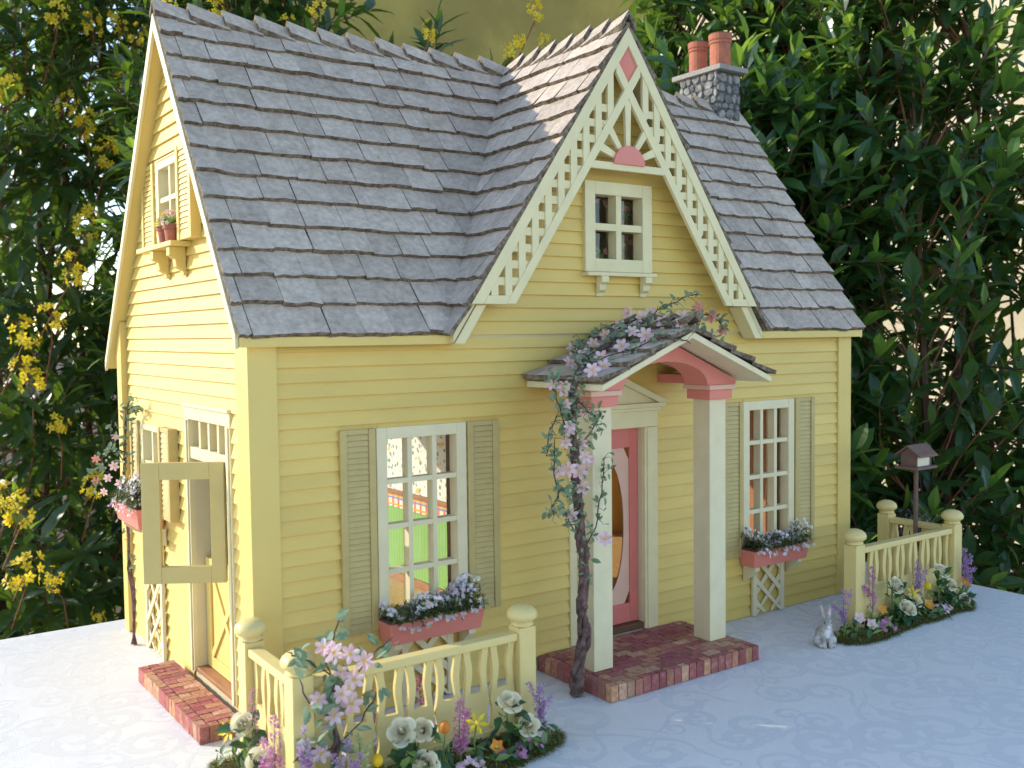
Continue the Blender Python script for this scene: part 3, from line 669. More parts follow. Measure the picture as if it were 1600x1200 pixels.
# lower leaf, shut, with a cross brace
ll = group_part('lower_door_leaf', house)
b = MB(); mbox(b, smap, .0735, .2015, .0245, .160, -.0182, -.0135); b.build('leaf_panel', yel_trim, ll, bevel=.0005)
b = MB(); mbox(b, smap, .0735, .0885, .0245, .160, -.0134, -.0105); b.build('leaf_frame', yel_trim, ll, bevel=.0005); b = MB(); mbox(b, smap, .1865, .2015, .0245, .160, -.0134, -.0105); b.build('leaf_frame', yel_trim, ll, bevel=.0005); b = MB(); mbox(b, smap, .0886, .1864, .146, .160, -.0134, -.0108); b.build('leaf_frame', yel_trim, ll, bevel=.0005); b = MB(); mbox(b, smap, .0886, .1864, .0245, .0385, -.0134, -.0108); b.build('leaf_frame', yel_trim, ll, bevel=.0005)
for s_ in (1, -1):
    A, B = (.0887, .0387) if s_ > 0 else (.0887, .1458), (.1863, .1458) if s_ > 0 else (.1863, .0387); wd = .006; d0 = -.0133 if s_ > 0 else -.0131
    b = MB(); b.hexa([smap(A[0], A[1]-wd, d0-.0003), smap(B[0], B[1]-wd, d0-.0003), smap(B[0], B[1]-wd, d0+.0022), smap(A[0], A[1]-wd, d0+.0022), smap(A[0], A[1]+wd, d0-.0003), smap(B[0], B[1]+wd, d0-.0003), smap(B[0], B[1]+wd, d0+.0022), smap(A[0], A[1]+wd, d0+.0022)]); b.build('cross_brace', yel_trim, ll)
# upper leaf, swung out
ul = group_part('upper_door_leaf', house)
H0 = V((-.004, .0800, 0)); H1 = V((-.081, .1290, 0)); du = (H1-H0).normalized(); LW = (H1-H0).length; dn = V((du.y, -du.x, 0)).normalized()
def lbox(mb, a, c, z0, z1, t0, t1): 
    p = lambda u, t, z: H0+du*u+dn*t+V((0,0,z)); mb.hexa([p(a,t0,z0), p(c,t0,z0), p(c,t1,z0), p(a,t1,z0), p(a,t0,z1), p(c,t0,z1), p(c,t1,z1), p(a,t1,z1)])
b = MB(); lbox(b, 0, .016, .1545, .2905, -.004, .004); b.build('stile', dutch_p, ul, bevel=.0006); b = MB(); lbox(b, LW-.020, LW, .1545, .2905, -.004, .004); b.build('stile', dutch_p, ul, bevel=.0006)
b = MB(); lbox(b, .016, LW-.020, .2715, .2905, -.0037, .0037); b.build('rail', dutch_p, ul, bevel=.0006); b = MB(); lbox(b, .016, LW-.020, .1545, .1735, -.0037, .0037); b.build('rail', dutch_p, ul, bevel=.0006)

# ---- roof boards and fascia
rf = group_part('roof', house)
th = .010; u3 = V((0, 0, -th))
b = MB(); xl, xr = XC-HWD, XC+HWD
b.prism([(-OV, YE, ZE), (xl, YE, ZE), (XC, YA, ZR), (-OV, YA, ZR)], u3); b.build('roof_board', yel_trim, rf); b = MB(); b.prism([(xr, YE, ZE), (1+OV, YE, ZE), (1+OV, YA, ZR), (XC, YA, ZR)], u3); b.build('roof_board', yel_trim, rf)
b = MB(); b.prism([(-OV, YA, ZR), (1+OV, YA, ZR), (1+OV, YB, ZB), (-OV, YB, ZB)], u3); b.build('roof_board', yel_trim, rf)
for s_ in (-1, 1):
    e = XC+s_*HWD; b = MB(); b.prism([(XC, YG+.007, ZR), (e, YG+.007, ZE), (e, YE, ZE), (XC, YA, ZR)], u3); b.build('roof_board', cream, rf)
for x in (-OV-.004, 1+OV):
    b = MB(); b.prism([(x, YE-.002, ZE-.013), (x, YE-.002, ZE+.002), (x, YA, ZR+.004), (x, YA, ZR-.016)], (.004, 0, 0)); b.build('fascia', cream, rf, bevel=.0005)
    b = MB(); b.prism([(x, YB+.002, ZB-.013), (x, YB+.002, ZB+.002), (x, YA+.0002, ZR+.004), (x, YA+.0002, ZR-.016)], (.004, 0, 0)); b.build('fascia', cream, rf, bevel=.0005)
for a, c in ((-OV, xl+.004), (xr-.004, 1+OV)):
    b = MB(); b.box((a+.0002, YE-.006, ZE-.0115), (c, YE-.0005, ZE-.001)); b.build('eave_fascia', yel_trim, rf, bevel=.0005)
for s_ in (-1, 1):   # rake soffit board ends below the lattice
    e = XC+s_*(HWD-.001); b = MB(); b.prism([(e, YG+.006, ZE-.0115), (e-s_*.014, YG+.006, ZE-.0115), (e-s_*.014-s_*.031, YG+.006, ZE+.046-.0115), (e-s_*.031, YG+.006, ZE+.046-.0115)], (0, .024, 0)); b.build('rake_end', cream, rf, bevel=.0005)

# ---- shingles
def shingle(O, u, v, n_, b0, b1, t0, t1, v0, ex, parent, q, name='shingle', th=.0055, store=None):
    NS = 4; vs = []; jo = q.uniform(-.0016, .0016); lift = q.uniform(.0062, .0080); th = th*q.uniform(.85, 1.2); vt = v0+ex*1.22
    for k in range(NS):
        f = k/(NS-1); ub = b0+(b1-b0)*f; ut = t0+(t1-t0)*f; jv = jo+q.uniform(-.0014, .0014); jn = q.uniform(-.0005, .0007)
        for uu, vv, nn in ((ub, v0+jv, lift-th*.35), (ub, v0+jv+.0006, lift+th*.65+jn), (ut, vt, th*.7+.0002), (ut, vt, .0001)):
            vs.append(O+u*uu+v*vv+n_*nn)
    fs = []; ms = []
    for k in range(NS-1):
        a, c = 4*k, 4*(k+1); fs += [(a, c, c+1, a+1), (a+1, c+1, c+2, a+2), (a+3, a, c, c+3)] ; ms += [1, 0, 1]
    fs += [(0, 1, 2, 3), (4*NS-4, 4*NS-1, 4*NS-2, 4*NS-3)]; ms += [1, 1]
    if store is not None: store.add(vs, fs, ms); return
    MB().add(vs, fs, ms).build(name, [shing, shing_e], parent)
def slope(O, u, v, length, lo, hi, courses, parent, seed, wmin=.033, wmax=.049, store=None):
    q = random.Random(seed); O, u, v = V(O), V(u).normalized(), V(v).normalized(); n_ = u.cross(v); ex = length/courses
    for i in range(courses):
        v0 = i*ex-.004 if i == 0 else i*ex; v1 = min(length, v0+ex*1.22); a, e = lo(v0), hi(v0); a1, e1 = lo(v1), hi(v1)
        if e-a < .004: continue
        cuts = [a]; c = a+q.uniform(.3, 1)*wmin
        while c < e-wmin*.5: cuts.append(c); c += q.uniform(wmin, wmax)
        cuts.append(e)
        for k in range(len(cuts)-1):
            g_ = .00005+q.random()*.0004; s0, s1 = cuts[k], cuts[k+1]; lean = q.uniform(-.0008, .0008)
            t0 = a1 if k == 0 else s0+lean; t1 = e1 if k == len(cuts)-2 else s1+lean
            if t1-t0 < .001: t1 = t0+.001
            shingle(O, u, v, n_, s0+g_, s1-g_, t0+g_, t1-g_, v0, ex, parent, q, store=store)
LF = math.hypot(YA-YE, ZR-ZE); LD = math.hypot(HWD, ZR-ZE); LB = math.hypot(YB-YA, ZR-ZB)
vF = ((0, (YA-YE)/LF, (ZR-ZE)/LF))
slope((0, YE, ZE), (1,0,0), vF, LF, lambda v: -OV-.002, lambda v: xl+HWD*min(1, v/LF)+.004, 13, rf, 21)
slope((0, YE, ZE), (1,0,0), vF, LF, lambda v: xr-HWD*min(1, v/LF)-.004, lambda v: 1+OV+.003, 13, rf, 22)
dr = group_part('dormer_roof', house)
slope((xl, 0, ZE), (0,-1,0), (HWD/LD, 0, (ZR-ZE)/LD), LD, lambda v: -(YE+(YA-YE)*min(1, v/LD))-.003, lambda v: -YG+.001, 13, dr, 23)
st = MB(); slope((xr, 0, ZE), (0,1,0), (-HWD/LD, 0, (ZR-ZE)/LD), LD, lambda v: YG-.001, lambda v: (YE+(YA-YE)*min(1, v/LD))+.003, 13, dr, 24, store=st)
slope((0, YB, ZB), (-1,0,0), (0, -(YB-YA)/LB, (ZR-ZB)/LB), LB, lambda v: -1-OV-.003, lambda v: OV+.002, 14, rf, 25, store=st)
o = st.build('far_slope_shingles', [shing, shing_e], rf); o['kind'] = 'stuff'
# ridge tiles: bent slates overlapping along the ridge
def ridge(P, d, ln, n, k1, k2, parent, seed, flip=False):
    q = random.Random(seed); P = V(P); d = V(d).normalized(); sd = V((0,0,1)).cross(d)
    for i in range(n):
        s = ln/n; c0 = P+d*(s*i); c1 = c0+d*(s*1.15); W_ = .0135+q.uniform(-.001, .001)
        h0, h1 = (.0235, .0135) if not flip else (.0135, .0235); h0 += q.uniform(-.001, .001)
        def prof(c, h):
            e1 = c+sd*W_+V((0,0,h-W_*k1)); e2 = c-sd*W_+V((0,0,h-W_*k2)); t = V((0,0,-.0055)); cc = c+V((0,0,h))
            return [e1, cc, e2, e2+t*1.3+sd*.003, cc+t, e1+t*1.3-sd*.003]
        a, c = prof(c0, h0), prof(c1, h1)
        fs = [(0,1,7,6), (1,2,8,7), (2,3,9,8), (3,4,10,9), (4,5,11,10), (5,0,6,11), (0,5,4,1), (1,4,3,2), (6,7,10,11), (7,8,9,10)]
        MB().add(a+c, fs, [0, 0, 1, 1, 1, 1, 1, 1, 1, 1]).build('ridge_tile', [shing, shing_e], parent)
ridge((-OV-.004, YA, ZR), (1,0,0), XC+.02, 12, KB*.93, KF*.93, rf, 31)
ridge((XC+.03, YA, ZR), (1,0,0), .415, 10, KB*.93, KF*.93, rf, 32)
ridge((XC, YG-.003, ZR), (0,1,0), YA-YG-.01, 7, KD*.93, KD*.93, dr, 33)

# ---- lattice bargeboard in the gable
bg_ = group_part('bargeboard', house)
yf, yb = YG-.001, YG+.0055
ax, az = .5008, ZR+.002; BL = (.2545, .465); BR = (.7460, .465)
def strip(pts, y0, y1, name, m=cream, bevel=.0005): return MB().prism([(x, y0, z) for x, z in pts], (0, y1-y0, 0)).build(name, m, bg_, bevel=bevel)
wo_, wi, kR = .0165, .0135, 1.4535   # widths of rake and inner boards, their slope
for s_ in (-1, 1):
    B = BL if s_ < 0 else (2*ax-BL[0], BL[1]); inb = .3179 if s_ < 0 else 2*ax-.3179; kI = 1.461
    strip([(B[0], B[1]), (ax, az), (ax, az-wo_*kR), (B[0]-s_*wo_, B[1])], yf, yb, 'rake_board')
    e = .0205; zi = lambda d: .4653+kI*d                 # inner board, crossing the centre line to the other rake board
    dI = abs(ax-inb)
    strip([(inb, .4653), (ax-s_*e, zi(dI+e)), (ax-s_*e, zi(dI+e)+wi*kI), (inb+s_*wi, .4655)], yf+(.0006 if s_ > 0 else .0003), yb-.0004, 'inner_board')
    strip([(B[0]-s_*wo_-s_*.0003, B[1]), (inb+s_*wi+s_*.0003, B[1]), (inb+s_*wi-s_*.0065, B[1]+.0103), (B[0]-s_*wo_-s_*.0070, B[1]+.0103)], yf+.0002, yb-.0002, 'foot_board')
    zo = lambda x: B[1]+(abs(x-B[0])-wo_)*kR+.003          # under edge of the rake board
    zn = lambda x: max(B[1]+.0098, .4655+(abs(x-B[0])-abs(inb+s_*wi-B[0]))*kI-.003)
    for i in range(11):   # uprights
        x = B[0]-s_*(.0335+i*.0203)
        if zn(x) > .735 or zo(x)-zn(x) < .012: continue
        strip([(x-.0050, zn(x-.0050 if s_ < 0 else x+.0050)), (x+.0050, zn(x+.0050 if s_ < 0 else x-.0050)), (x+.0050, zo(x+.0050 if s_ < 0 else x+.0050)), (x-.0050, zo(x-.0050))], yf+.0012, yb-.0008, 'lattice_upright', bevel=0)
    for i in range(0, 13):   # cross slats behind
        z = .4925+i*.0203
        if z > .735: break
        a = B[0]-s_*(wo_*.8)-s_*(z-B[1])/kR; c = inb+s_*(wi*.6)-s_*(z-.4653)/kI
        lo_, hi_ = min(a, c), max(a, c)
        strip([(lo_, z-.0048), (hi_, z-.0048), (hi_, z+.0048), (lo_, z+.0048)], yf+.0030, yb-.0012, 'lattice_cross_slat', bevel=0)
strip([(.4345, .6385), (.5655, .6385), (.5620, .6480), (.4400, .6480)], yf+.0009, yb-.0002, 'collar_beam')
N = 16
MB().prism([(.5005+.0265*math.cos(math.pi*i/N), yf-.002, .6465+.0245*math.sin(math.pi*i/N)) for i in range(N+1)], (0, .006, 0)).build('half_round_sun', pink_p, bg_, bevel=.0006)
for a in (22, 54, 90, 126, 158):
    t = math.radians(a); d = V((math.cos(t), math.sin(t))); nn = V((-d.y, d.x)); c = V((.5005, .648)); r1 = .022; r2 = {22: .062, 54: .064, 90: .086, 126: .064, 158: .062}[a]
    if a in (22, 158): r2 = .052
    p = [c+d*r1-nn*.0035, c+d*r2-nn*.0055, c+d*r2+nn*.0055, c+d*r1+nn*.0035]
    strip([(q.x, q.y) for q in p], yf+.0016, yb-.0003, 'sun_ray', bevel=0)
# pink faceted diamond in the peak
dc = V((.5008, yf-.001, .7752)); w2, h2 = .0165, .0250
dv = [V((dc.x-w2, yf+.0035, dc.z)), V((dc.x, yf+.0035, dc.z+h2)), V((dc.x+w2, yf+.0035, dc.z)), V((dc.x, yf+.0035, dc.z-h2)), V((dc.x, yf-.003, dc.z)), V((dc.x, yf+.005, dc.z))]
MB().add(dv, [(0,1,4), (1,2,4), (2,3,4), (3,0,4), (1,0,5), (2,1,5), (3,2,5), (0,3,5)]).build('diamond', pink_p, bg_)

# ---- chimney
ch = group_part('chimney', house); CX0, CX1, CY0, CY1 = .943, .998, .225, .316
MB().box((CX0, CY0, .76), (CX1, CY1, .887)).build('stack', mortar_m, ch)
q = random.Random(4)
def stones(O, u, v, n_, W_, H_):
    O, u, v, n_ = V(O), V(u), V(v), V(n_); z = 0
    while z < H_-.004:
        h = q.uniform(.009, .019); x = q.uniform(-.008, 0)
        while x < W_-.003:
            w_ = q.uniform(.009, .024); a, b = max(x, 0), min(x+w_, W_)
            if b-a > .004:
                cu, cv = (a+b)/2, z+h/2+q.uniform(-.002, .002); K = 7; ph = q.random(); base = []; top = []
                for i in range(K):
                    t = 2*math.pi*(i+ph)/K; r_ = q.uniform(.78, 1.18)
                    du_, dv_ = math.cos(t)*(b-a)*.54*r_, math.sin(t)*h*.55*r_
                    base.append(O+u*(cu+du_)+v*(cv+dv_)-n_*.001); top.append(O+u*(cu+du_*.86)+v*(cv+dv_*.86)+n_*q.uniform(.0018, .0042))
                vs = base+top; MB().add(vs, [tuple(range(K, 2*K))]+[(i, (i+1) % K, K+(i+1) % K, K+i) for i in range(K)]).build('stone', stone_m, ch)
            x += w_+.0008
        z += h+.0006
stones((CX0, CY1, .765), (0,-1,0), (0,0,1), (-1,0,0), CY1-CY0, .122)
stones((CX0, CY0, .765), (1,0,0), (0,0,1), (0,-1,0), CX1-CX0, .122)
stones((CX1, CY0, .765), (0,1,0), (0,0,1), (1,0,0), CY1-CY0, .122)
MB().box((.934, .211, .8875), (1.007, .330, .8965)).build('cap_slab', capst_m, ch, bevel=.0012)
for (y, r_, hh) in ((.244, .0195, .062), (.298, .0175, .060)):
    z0 = .8966; prof = [(r_*.98, 0), (r_*.96, hh*.05), (r_*.95, hh*.70), (r_*1.04, hh*.715), (r_*1.04, hh*.755), (r_*.97, hh*.77), (r_*.99, hh*.80), (r_*1.06, hh*.82), (r_*1.07, hh*.97), (r_*1.02, hh), (r_*.80, hh), (r_*.78, hh*.5)]
    mm = [0]*(20*7)+[0]*20+[1]*(20*3)+[0, 0]; mm = mm[:20*11+2]
    mm = [0]*(20*8)+[1]*(20*3)+[0, 1]
    MB().lathe((.970, y, z0), prof, 20, mm).build('chimney_pot', [terra, soot], ch, smooth=False)

# ---- porch: brick step, columns, arch, little roof
def brick_mesh(dx, dy, dz, rnd):
    mb = MB(); mb.box((-dx/2, -dy/2, 0), (dx/2, dy/2, dz)); mb.v = [tuple(c+rnd.uniform(-.0005, .0005) for c in v) for v in mb.v]; return mb
def brick_step(x0, x1, y0, y1, h, long_axis, edges, parent, seed):
    q = random.Random(seed); part_ = group_part('brick_step', parent)
    MB().box((x0+.0016, y0+.0016, 0), (x1-.0016, y1-.0002, h-.0026)).build('mortar_bed', brick_joint, part_)
    ms = [brick_mesh(1, 1, 1, random.Random(99)).mesh('brick', [m_]) for m_ in bricks]
    meshes = {}
    def put(a, b, c, d, z0, z1):
        key = (round(c-a, 4), round(d-b, 4), q.randrange(len(bricks)))
        if key not in meshes:
            mb = MB(); e = .0007; mb.box((-(c-a)/2+e, -(d-b)/2+e, 0), ((c-a)/2-e, (d-b)/2-e, z1-z0)); mb.v = [tuple(p_+q.uniform(-.0004, .0004) for p_ in v_) for v_ in mb.v]; meshes[key] = mb.mesh('brick', [bricks[key[2]]], recalc=True)
        inst('brick', meshes[key], part_, Matrix.Translation(((a+c)/2, (b+d)/2, z0+q.uniform(-.0003, .0004))))
    bl, bw, ed = .0265, .0125, .0115
    # soldier course round the outer edges
    X0, X1, Y0, Y1 = x0, x1, y0, y1
    if 'f' in edges:
        n_ = round((x1-x0)/bw)
        for i in range(n_): put(x0+(x1-x0)*i/n_, y0, x0+(x1-x0)*(i+1)/n_, y0+ed, 0, h-.0005)
        Y0 = y0+ed
    for s_, xa in (('l', x0), ('r', x1-ed)):
        if s_ in edges:
            n_ = round((y1-Y0)/bw)
            for i in range(n_): put(xa, Y0+(y1-Y0)*i/n_, xa+ed, Y0+(y1-Y0)*(i+1)/n_, 0, h-.0005)
            if s_ == 'l': X0 = x0+ed
            else: X1 = x1-ed
    if long_axis == 'x':
        n_ = max(1, round((y1-Y0)/bw)); w_ = (y1-Y0)/n_
        for j in range(n_):
            x = X0-(bl*.5 if j % 2 else 0)
            while x < X1-.002:
                a, b = max(x, X0), min(x+bl, X1)
                if b-a > .003: put(a, Y0+j*w_, b, Y0+(j+1)*w_, h-.006, h)
                x += bl
    else:
        n_ = max(1, round((X1-X0)/bw)); w_ = (X1-X0)/n_
        for j in range(n_):
            y = Y0-(bl*.5 if j % 2 else 0)
            while y < y1-.002:
                a, b = max(y, Y0), min(y+bl, y1)
                if b-a > .003: put(X0+j*w_, a, X0+(j+1)*w_, b, h-.006, h)
                y += bl
brick_step(.366, .621, -.148, -.0055, .0196, 'x', 'flr', house, 61)
brick_step(-.058, -.0125, .022, .264, .0182, 'x', 'fl', house, 62)
po = group_part('porch', house); PZ = .0198
for x in (.381, .580):
    MB().box((x, -.100, PZ), (x+.030, -.070, .3408)).build('column', white_p, po, bevel=.0008)
    b = MB(); b.box((x-.006, -.106, .341), (x+.036, -.064, .3535)); b.build('capital', pink_p, po, bevel=.0007)
    b = MB(); b.box((x-.0095, -.1095, .3537), (x+.0395, -.0605, .3600)); b.build('capital_plate', pink_lt, po, bevel=.0007)
    MB().box((x-.002, -.062, .3603), (x+.032, -.0055, .372)).build('side_beam', pink_p, po)
PX, PAZ, PEZ, PHW, PYF = .4965, .4300, .3705, .143, -.152
arch = [(.3715, .3602), (.4235, .3602)]+[(PX-.073*math.cos(math.pi*i/14), .3602+.0325*math.sin(math.pi*i/14)) for i in range(1, 14)]+[(.5695, .3602), (.6215, .3602), (.6215, .3660), (PX, .4195), (.3715, .3660)]
MB().prism([(x, -.107, z) for x, z in arch], (0, .042, 0)).build('arch', pink_p, po)
pr_ = group_part('porch_roof', house); kP = (PAZ-PEZ)/PHW; LP = math.hypot(PHW, PAZ-PEZ)
for s_ in (-1, 1):
    e = PX+s_*PHW
    b = MB(); b.prism([(PX, PYF, PAZ), (e, PYF, PEZ), (e, PYF, PEZ-.0075), (PX, PYF, PAZ-.0082)], (0, -PYF-.0055, 0)); b.build('roof_board', white_p, pr_, bevel=.0006)
slope((PX-PHW, 0, PEZ), (0,-1,0), (PHW/LP, 0, (PAZ-PEZ)/LP), LP, lambda v: .0055, lambda v: -PYF+.003, 4, pr_, 41, .04, .06)
slope((PX+PHW, 0, PEZ), (0,1,0), (-PHW/LP, 0, (PAZ-PEZ)/LP), LP, lambda v: PYF-.003, lambda v: -.0055, 4, pr_, 42, .04, .06)
ridge((PX, PYF-.004, PAZ), (0,1,0), .142, 4, kP, kP, pr_, 43)

# ------------------------------------------------------------------ picket fences
def fence(name, label, posts, h, counts):
    root = thing(name, label, 'fence', (*posts[1], 0))
    for (x, y) in posts:
        p_ = MB().box((x-.0105, y-.0105, 0), (x+.0105, y+.0105, h-.0225)).build('post', fence_p, root, bevel=.001)
        MB().lathe((x, y, h-.0224), [(.0105, 0), (.0122, .0012), (.0122, .0030), (.0098, .0042), (.0125, .0060), (.0160, .0090), (.0165, .0125), (.0150, .0165), (.0110, .0200), (.0055, .0220), (.0008, .0224)], 24).build('post_cap', fence_p, p_, smooth=True)
    for (A, B, n_) in zip(posts, posts[1:], counts):
        A, B = V((*A, 0)), V((*B, 0)); d = (B-A).normalized(); L_ = (B-A).length; s_ = V((d.y, -d.x, 0)); a0, a1 = .0106, L_-.0106
        P_ = lambda u, t, z: A+d*u+s_*t+V((0, 0, z))
        for z0, z1, t in ((h-.036, h-.0275, .0075), (.012, .020, .005)):
            MB().hexa([P_(a0,-t,z0), P_(a1,-t,z0), P_(a1,t,z0), P_(a0,t,z0), P_(a0,-t,z1), P_(a1,-t,z1), P_(a1,t,z1), P_(a0,t,z1)]).build('rail', fence_p, root, bevel=.0015)
        pit = (a1-a0)/n_; zb_, zt_ = .0202, h-.0362; zs_ = zb_+(zt_-zb_)*.47
        def ow(z):
            f = (z-zb_)/(zt_-zb_); return pit*.5*.965-(pit*.105*math.sin(math.pi*min(1, max(0, (f-.36)/.64))) if f > .36 else pit*.085*math.sin(math.pi*f/.36))
        def iw(z):
            f = (z-zs_)/(zt_-zs_); return pit*.185*(1+.22*math.cos(2*math.pi*f))
        outl = []; K = 14
        outl += [(-ow(zb_+(zt_-zb_)*i/K), zb_+(zt_-zb_)*i/K) for i in range(K+1)]
        outl += [(-iw(zt_-(zt_-zs_)*i/8), zt_-(zt_-zs_)*i/8) for i in range(9)]
        outl += [(iw(zs_+(zt_-zs_)*i/8), zs_+(zt_-zs_)*i/8) for i in range(9)]
        outl += [(ow(zt_-(zt_-zb_)*i/K), zt_-(zt_-zb_)*i/K) for i in range(K+1)]
        me = MB().prism([d*u+s_*.0022+V((0,0,z)) for u, z in outl], s_*-.0044).mesh('picket', [fence_p], recalc=True)
        for i in range(n_): inst('picket', me, root, Matrix.Translation(P_(a0+pit*(i+.5), 0, 0)))
fence('picket_fence', 'pale yellow forked picket fence with pink clematis on it, near the side brick step', [(-.021, -.037), (-.0235, -.164), (.229, -.1635)], .143, (3, 7))
fence('picket_fence', 'pale yellow forked picket fence beside the rabbit and bird feeder', [(.824, -.146), (1.071, -.146), (1.071, -.030)], .1475, (7, 3))

# ------------------------------------------------------------------ small plants
def rose_mesh():
    mb = MB(); q = random.Random(2)
    rings = [(5, 1.0, .40, .95), (5, .84, .58, .95), (5, .68, .74, 1.0), (4, .52, .86, 1.05), (3, .38, .95, 1.1), (2, .25, 1.0, 1.2), (2, .13, 1.02, 1.3)]
    mb.ball((0, 0, .55), (.16, .16, .40), 8, 6, 0)
    for k, (n_, r1, h, hw) in enumerate(rings):
        for i in range(n_):
            ph = 2*math.pi*(i+.37*k+q.uniform(-.06, .06))/n_; NS, NT = 6, 5; vs = []; sk = q.uniform(.94, 1.06)
            for b in range(NT+1):
                t = b/NT
                for a in range(NS+1):
                    s_ = -1+2*a/NS; tt = t*(1-.16*abs(s_)**2.5); ang = ph+s_*hw*math.pi/n_*(.55+.45*min(1, tt*1.6))
                    prof = .38+.62*math.sin(min(1, tt*1.08)*math.pi*.5); curl = .16*max(0, (tt-.72)/.28)**2
                    rr = r1*sk*(prof+curl)*(1-.10*(1-abs(s_))*(k % 2)); z = h*(tt**1.15)-.30*curl*h-(.0 if k else .08*tt)
                    vs.append((rr*math.cos(ang), rr*math.sin(ang), z))
            W_ = NS+1; mb.add(vs, [(b*W_+a, b*W_+a+1, (b+1)*W_+a+1, (b+1)*W_+a) for b in range(NT) for a in range(NS)], 0)
    for i in range(5):
        a = 2*math.pi*i/5; mb.leaf((0, 0, -.02), (math.cos(a), math.sin(a), -.12), (0,0,1), 1.15, .42, 1, seg=3)
    return mb.mesh('bloom', [petal_cream, leaf_lime], smooth=True)
ROSE = rose_mesh()
def clem_mesh(m1, name='blossom'):
    mb = MB(); q = random.Random(3)
    for i in range(6):
        a = 2*math.pi*(i+q.uniform(-.08, .08))/6; d = V((math.cos(a), math.sin(a), .14)); mb.leaf((0, 0, 0), d, (0,0,1), 1.0, .52, 0, .30, .06, 5, [.45, .85, 1.0, .82])
    for i in range(9):
        a = 2*math.pi*i/9; mb.tube([(0,0,0), (.10*math.cos(a), .10*math.sin(a), .22), (.26*math.cos(a), .26*math.sin(a), .30)], [.02, .02, .035], 3, 1)
    mb.ball((0, 0, .06), (.11, .11, .09), 6, 4, 1)
    return mb.mesh(name, [m1, pollen])
CLEM = clem_mesh(petal_pink); CORAL = clem_mesh(petal_coral)
def unit_leaf(m, w_=.5, seg=3, name='leaf', fold=.25, droop=.15): return MB().leaf((0,0,0), (0,1,0), (0,0,1), 1.0, w_, 0, fold, droop, seg).mesh(name, [m])
LSAGE = unit_leaf(leaf_sage, .52); LDARK = unit_leaf(leaf_dark, .62, 4); LLIME = unit_leaf(leaf_lime, .5)
def leaf_mtx(p, d, up, s, w_=1.0):
    d = V(d).normalized(); sd_ = d.cross(V(up)); sd_ = sd_.normalized() if sd_.length > 1e-5 else d.orthogonal().normalized(); nn = sd_.cross(d)
    return basis(sd_*s*w_, d*s, nn*s, V(p))
def rvec(q, up=0.0): return V((q.uniform(-1,1), q.uniform(-1,1), q.uniform(-1,1)+up)).normalized()
CAMDIR = lambda p: (CAM-V(p)).normalized()

def rose_bush(label, base, heads, seed, group):
    """heads: (x, y, z, radius)"""
    q = random.Random(seed); t = thing('rose_bush', label, 'rose bush', (*base, 0), group)
    for (x, y, z, r_) in heads:
        P = V((x, y, z)); f = V((-.35+q.uniform(-.35,.35), -.75, .55+q.uniform(-.3,.3)))
        inst('bloom', ROSE, t, aim(P, f, s=r_*.72, spin=q.uniform(0, 6)))
        b0 = V((base[0]+(x-base[0])*.5, base[1]+(y-base[1])*.3, .004)); pts = [b0, b0.lerp(P, .55)+V((0, .004, .008)), P-f.normalized()*r_*.1]
        MB().tube(pts, [.0013, .0011, .0010], 5).build('stem', greenst, t)
        for k in range(16):
            c = b0.lerp(P, q.uniform(.15, .95)); d = rvec(q, .25); d = V((d.x, d.y-.35, d.z)); me = LDARK if q.random() < .72 else LLIME
            inst('leaf', me, t, leaf_mtx(c+V((q.uniform(-.008,.008), q.uniform(-.008,.006), 0)), d, (0, -.4, 1), q.uniform(.015, .024)))
def spike(label, base, top, seed, m, group, nb=3, wid=.0055, name='flower_spike', cat='flower', dens=110):
    q = random.Random(seed); t = thing(name, label, cat, (*base, 0), group); B = V((*base, .003)); Tp = V(top)
    MB().tube([B, B.lerp(Tp, .5)+V((q.uniform(-.003,.003), 0, 0)), Tp], [.0009, .0008, .0004], 5).build('stem', greenst, t)
    mb = MB(); axes = [(B.lerp(Tp, .3), Tp, 1.0)]
    for k in range(nb):
        s0 = B.lerp(Tp, q.uniform(.2, .55)); e = s0+V((q.uniform(-.016,.016), q.uniform(-.008,.008), q.uniform(.015, .035))); axes.append((s0, e, .6))
    for (a, e, k) in axes:
        for i in range(int(dens*k)):
            f = q.random(); c = a.lerp(e, f); w_ = wid*k*(1.05-.75*f); d = rvec(q, .5); c = c+V((d.x*w_, d.y*w_, d.z*w_*.5))
            mb.leaf(c, d, rvec(q), q.uniform(.0025, .0045), q.uniform(.0018, .003), 0, .3, .2, 2)
    o = mb.build('florets', m, t, recalc=False); o['kind'] = 'stuff'
    for k in range(4):
        d = rvec(q, .8); inst('leaf', LLIME, t, leaf_mtx(B+V((0,0,.006*k)), d, (0,0,1), q.uniform(.012, .020), .5))
def simple_flower(name, label, base, head, seed, m, np_, r_, group, cat='flower', cup=.3, cen=0, wd=.7, face=None, nleaf=3):
    q = random.Random(seed); t = thing(name, label, cat, (*base, 0), group); H = V(head); f = V(face) if face else V((-.3, -.7, .6)); mb = MB()
    petals(mb, H, f, r_, np_, 0, wd, cup, 1, q.uniform(0, 3)); mb.build('petals', [m, pollen], t, recalc=False)
    B = V((*base, .003)); MB().tube([B, B.lerp(H, .6)+V((0, .003, 0)), H], [.0009, .0008, .0007], 5).build('stem', greenst, t)
    for k in range(nleaf): inst('leaf', LLIME if q.random() < .6 else LDARK, t, leaf_mtx(B.lerp(H, q.uniform(.05, .5)), rvec(q, .6), (0, -.5, 1), q.uniform(.012, .022), .6))
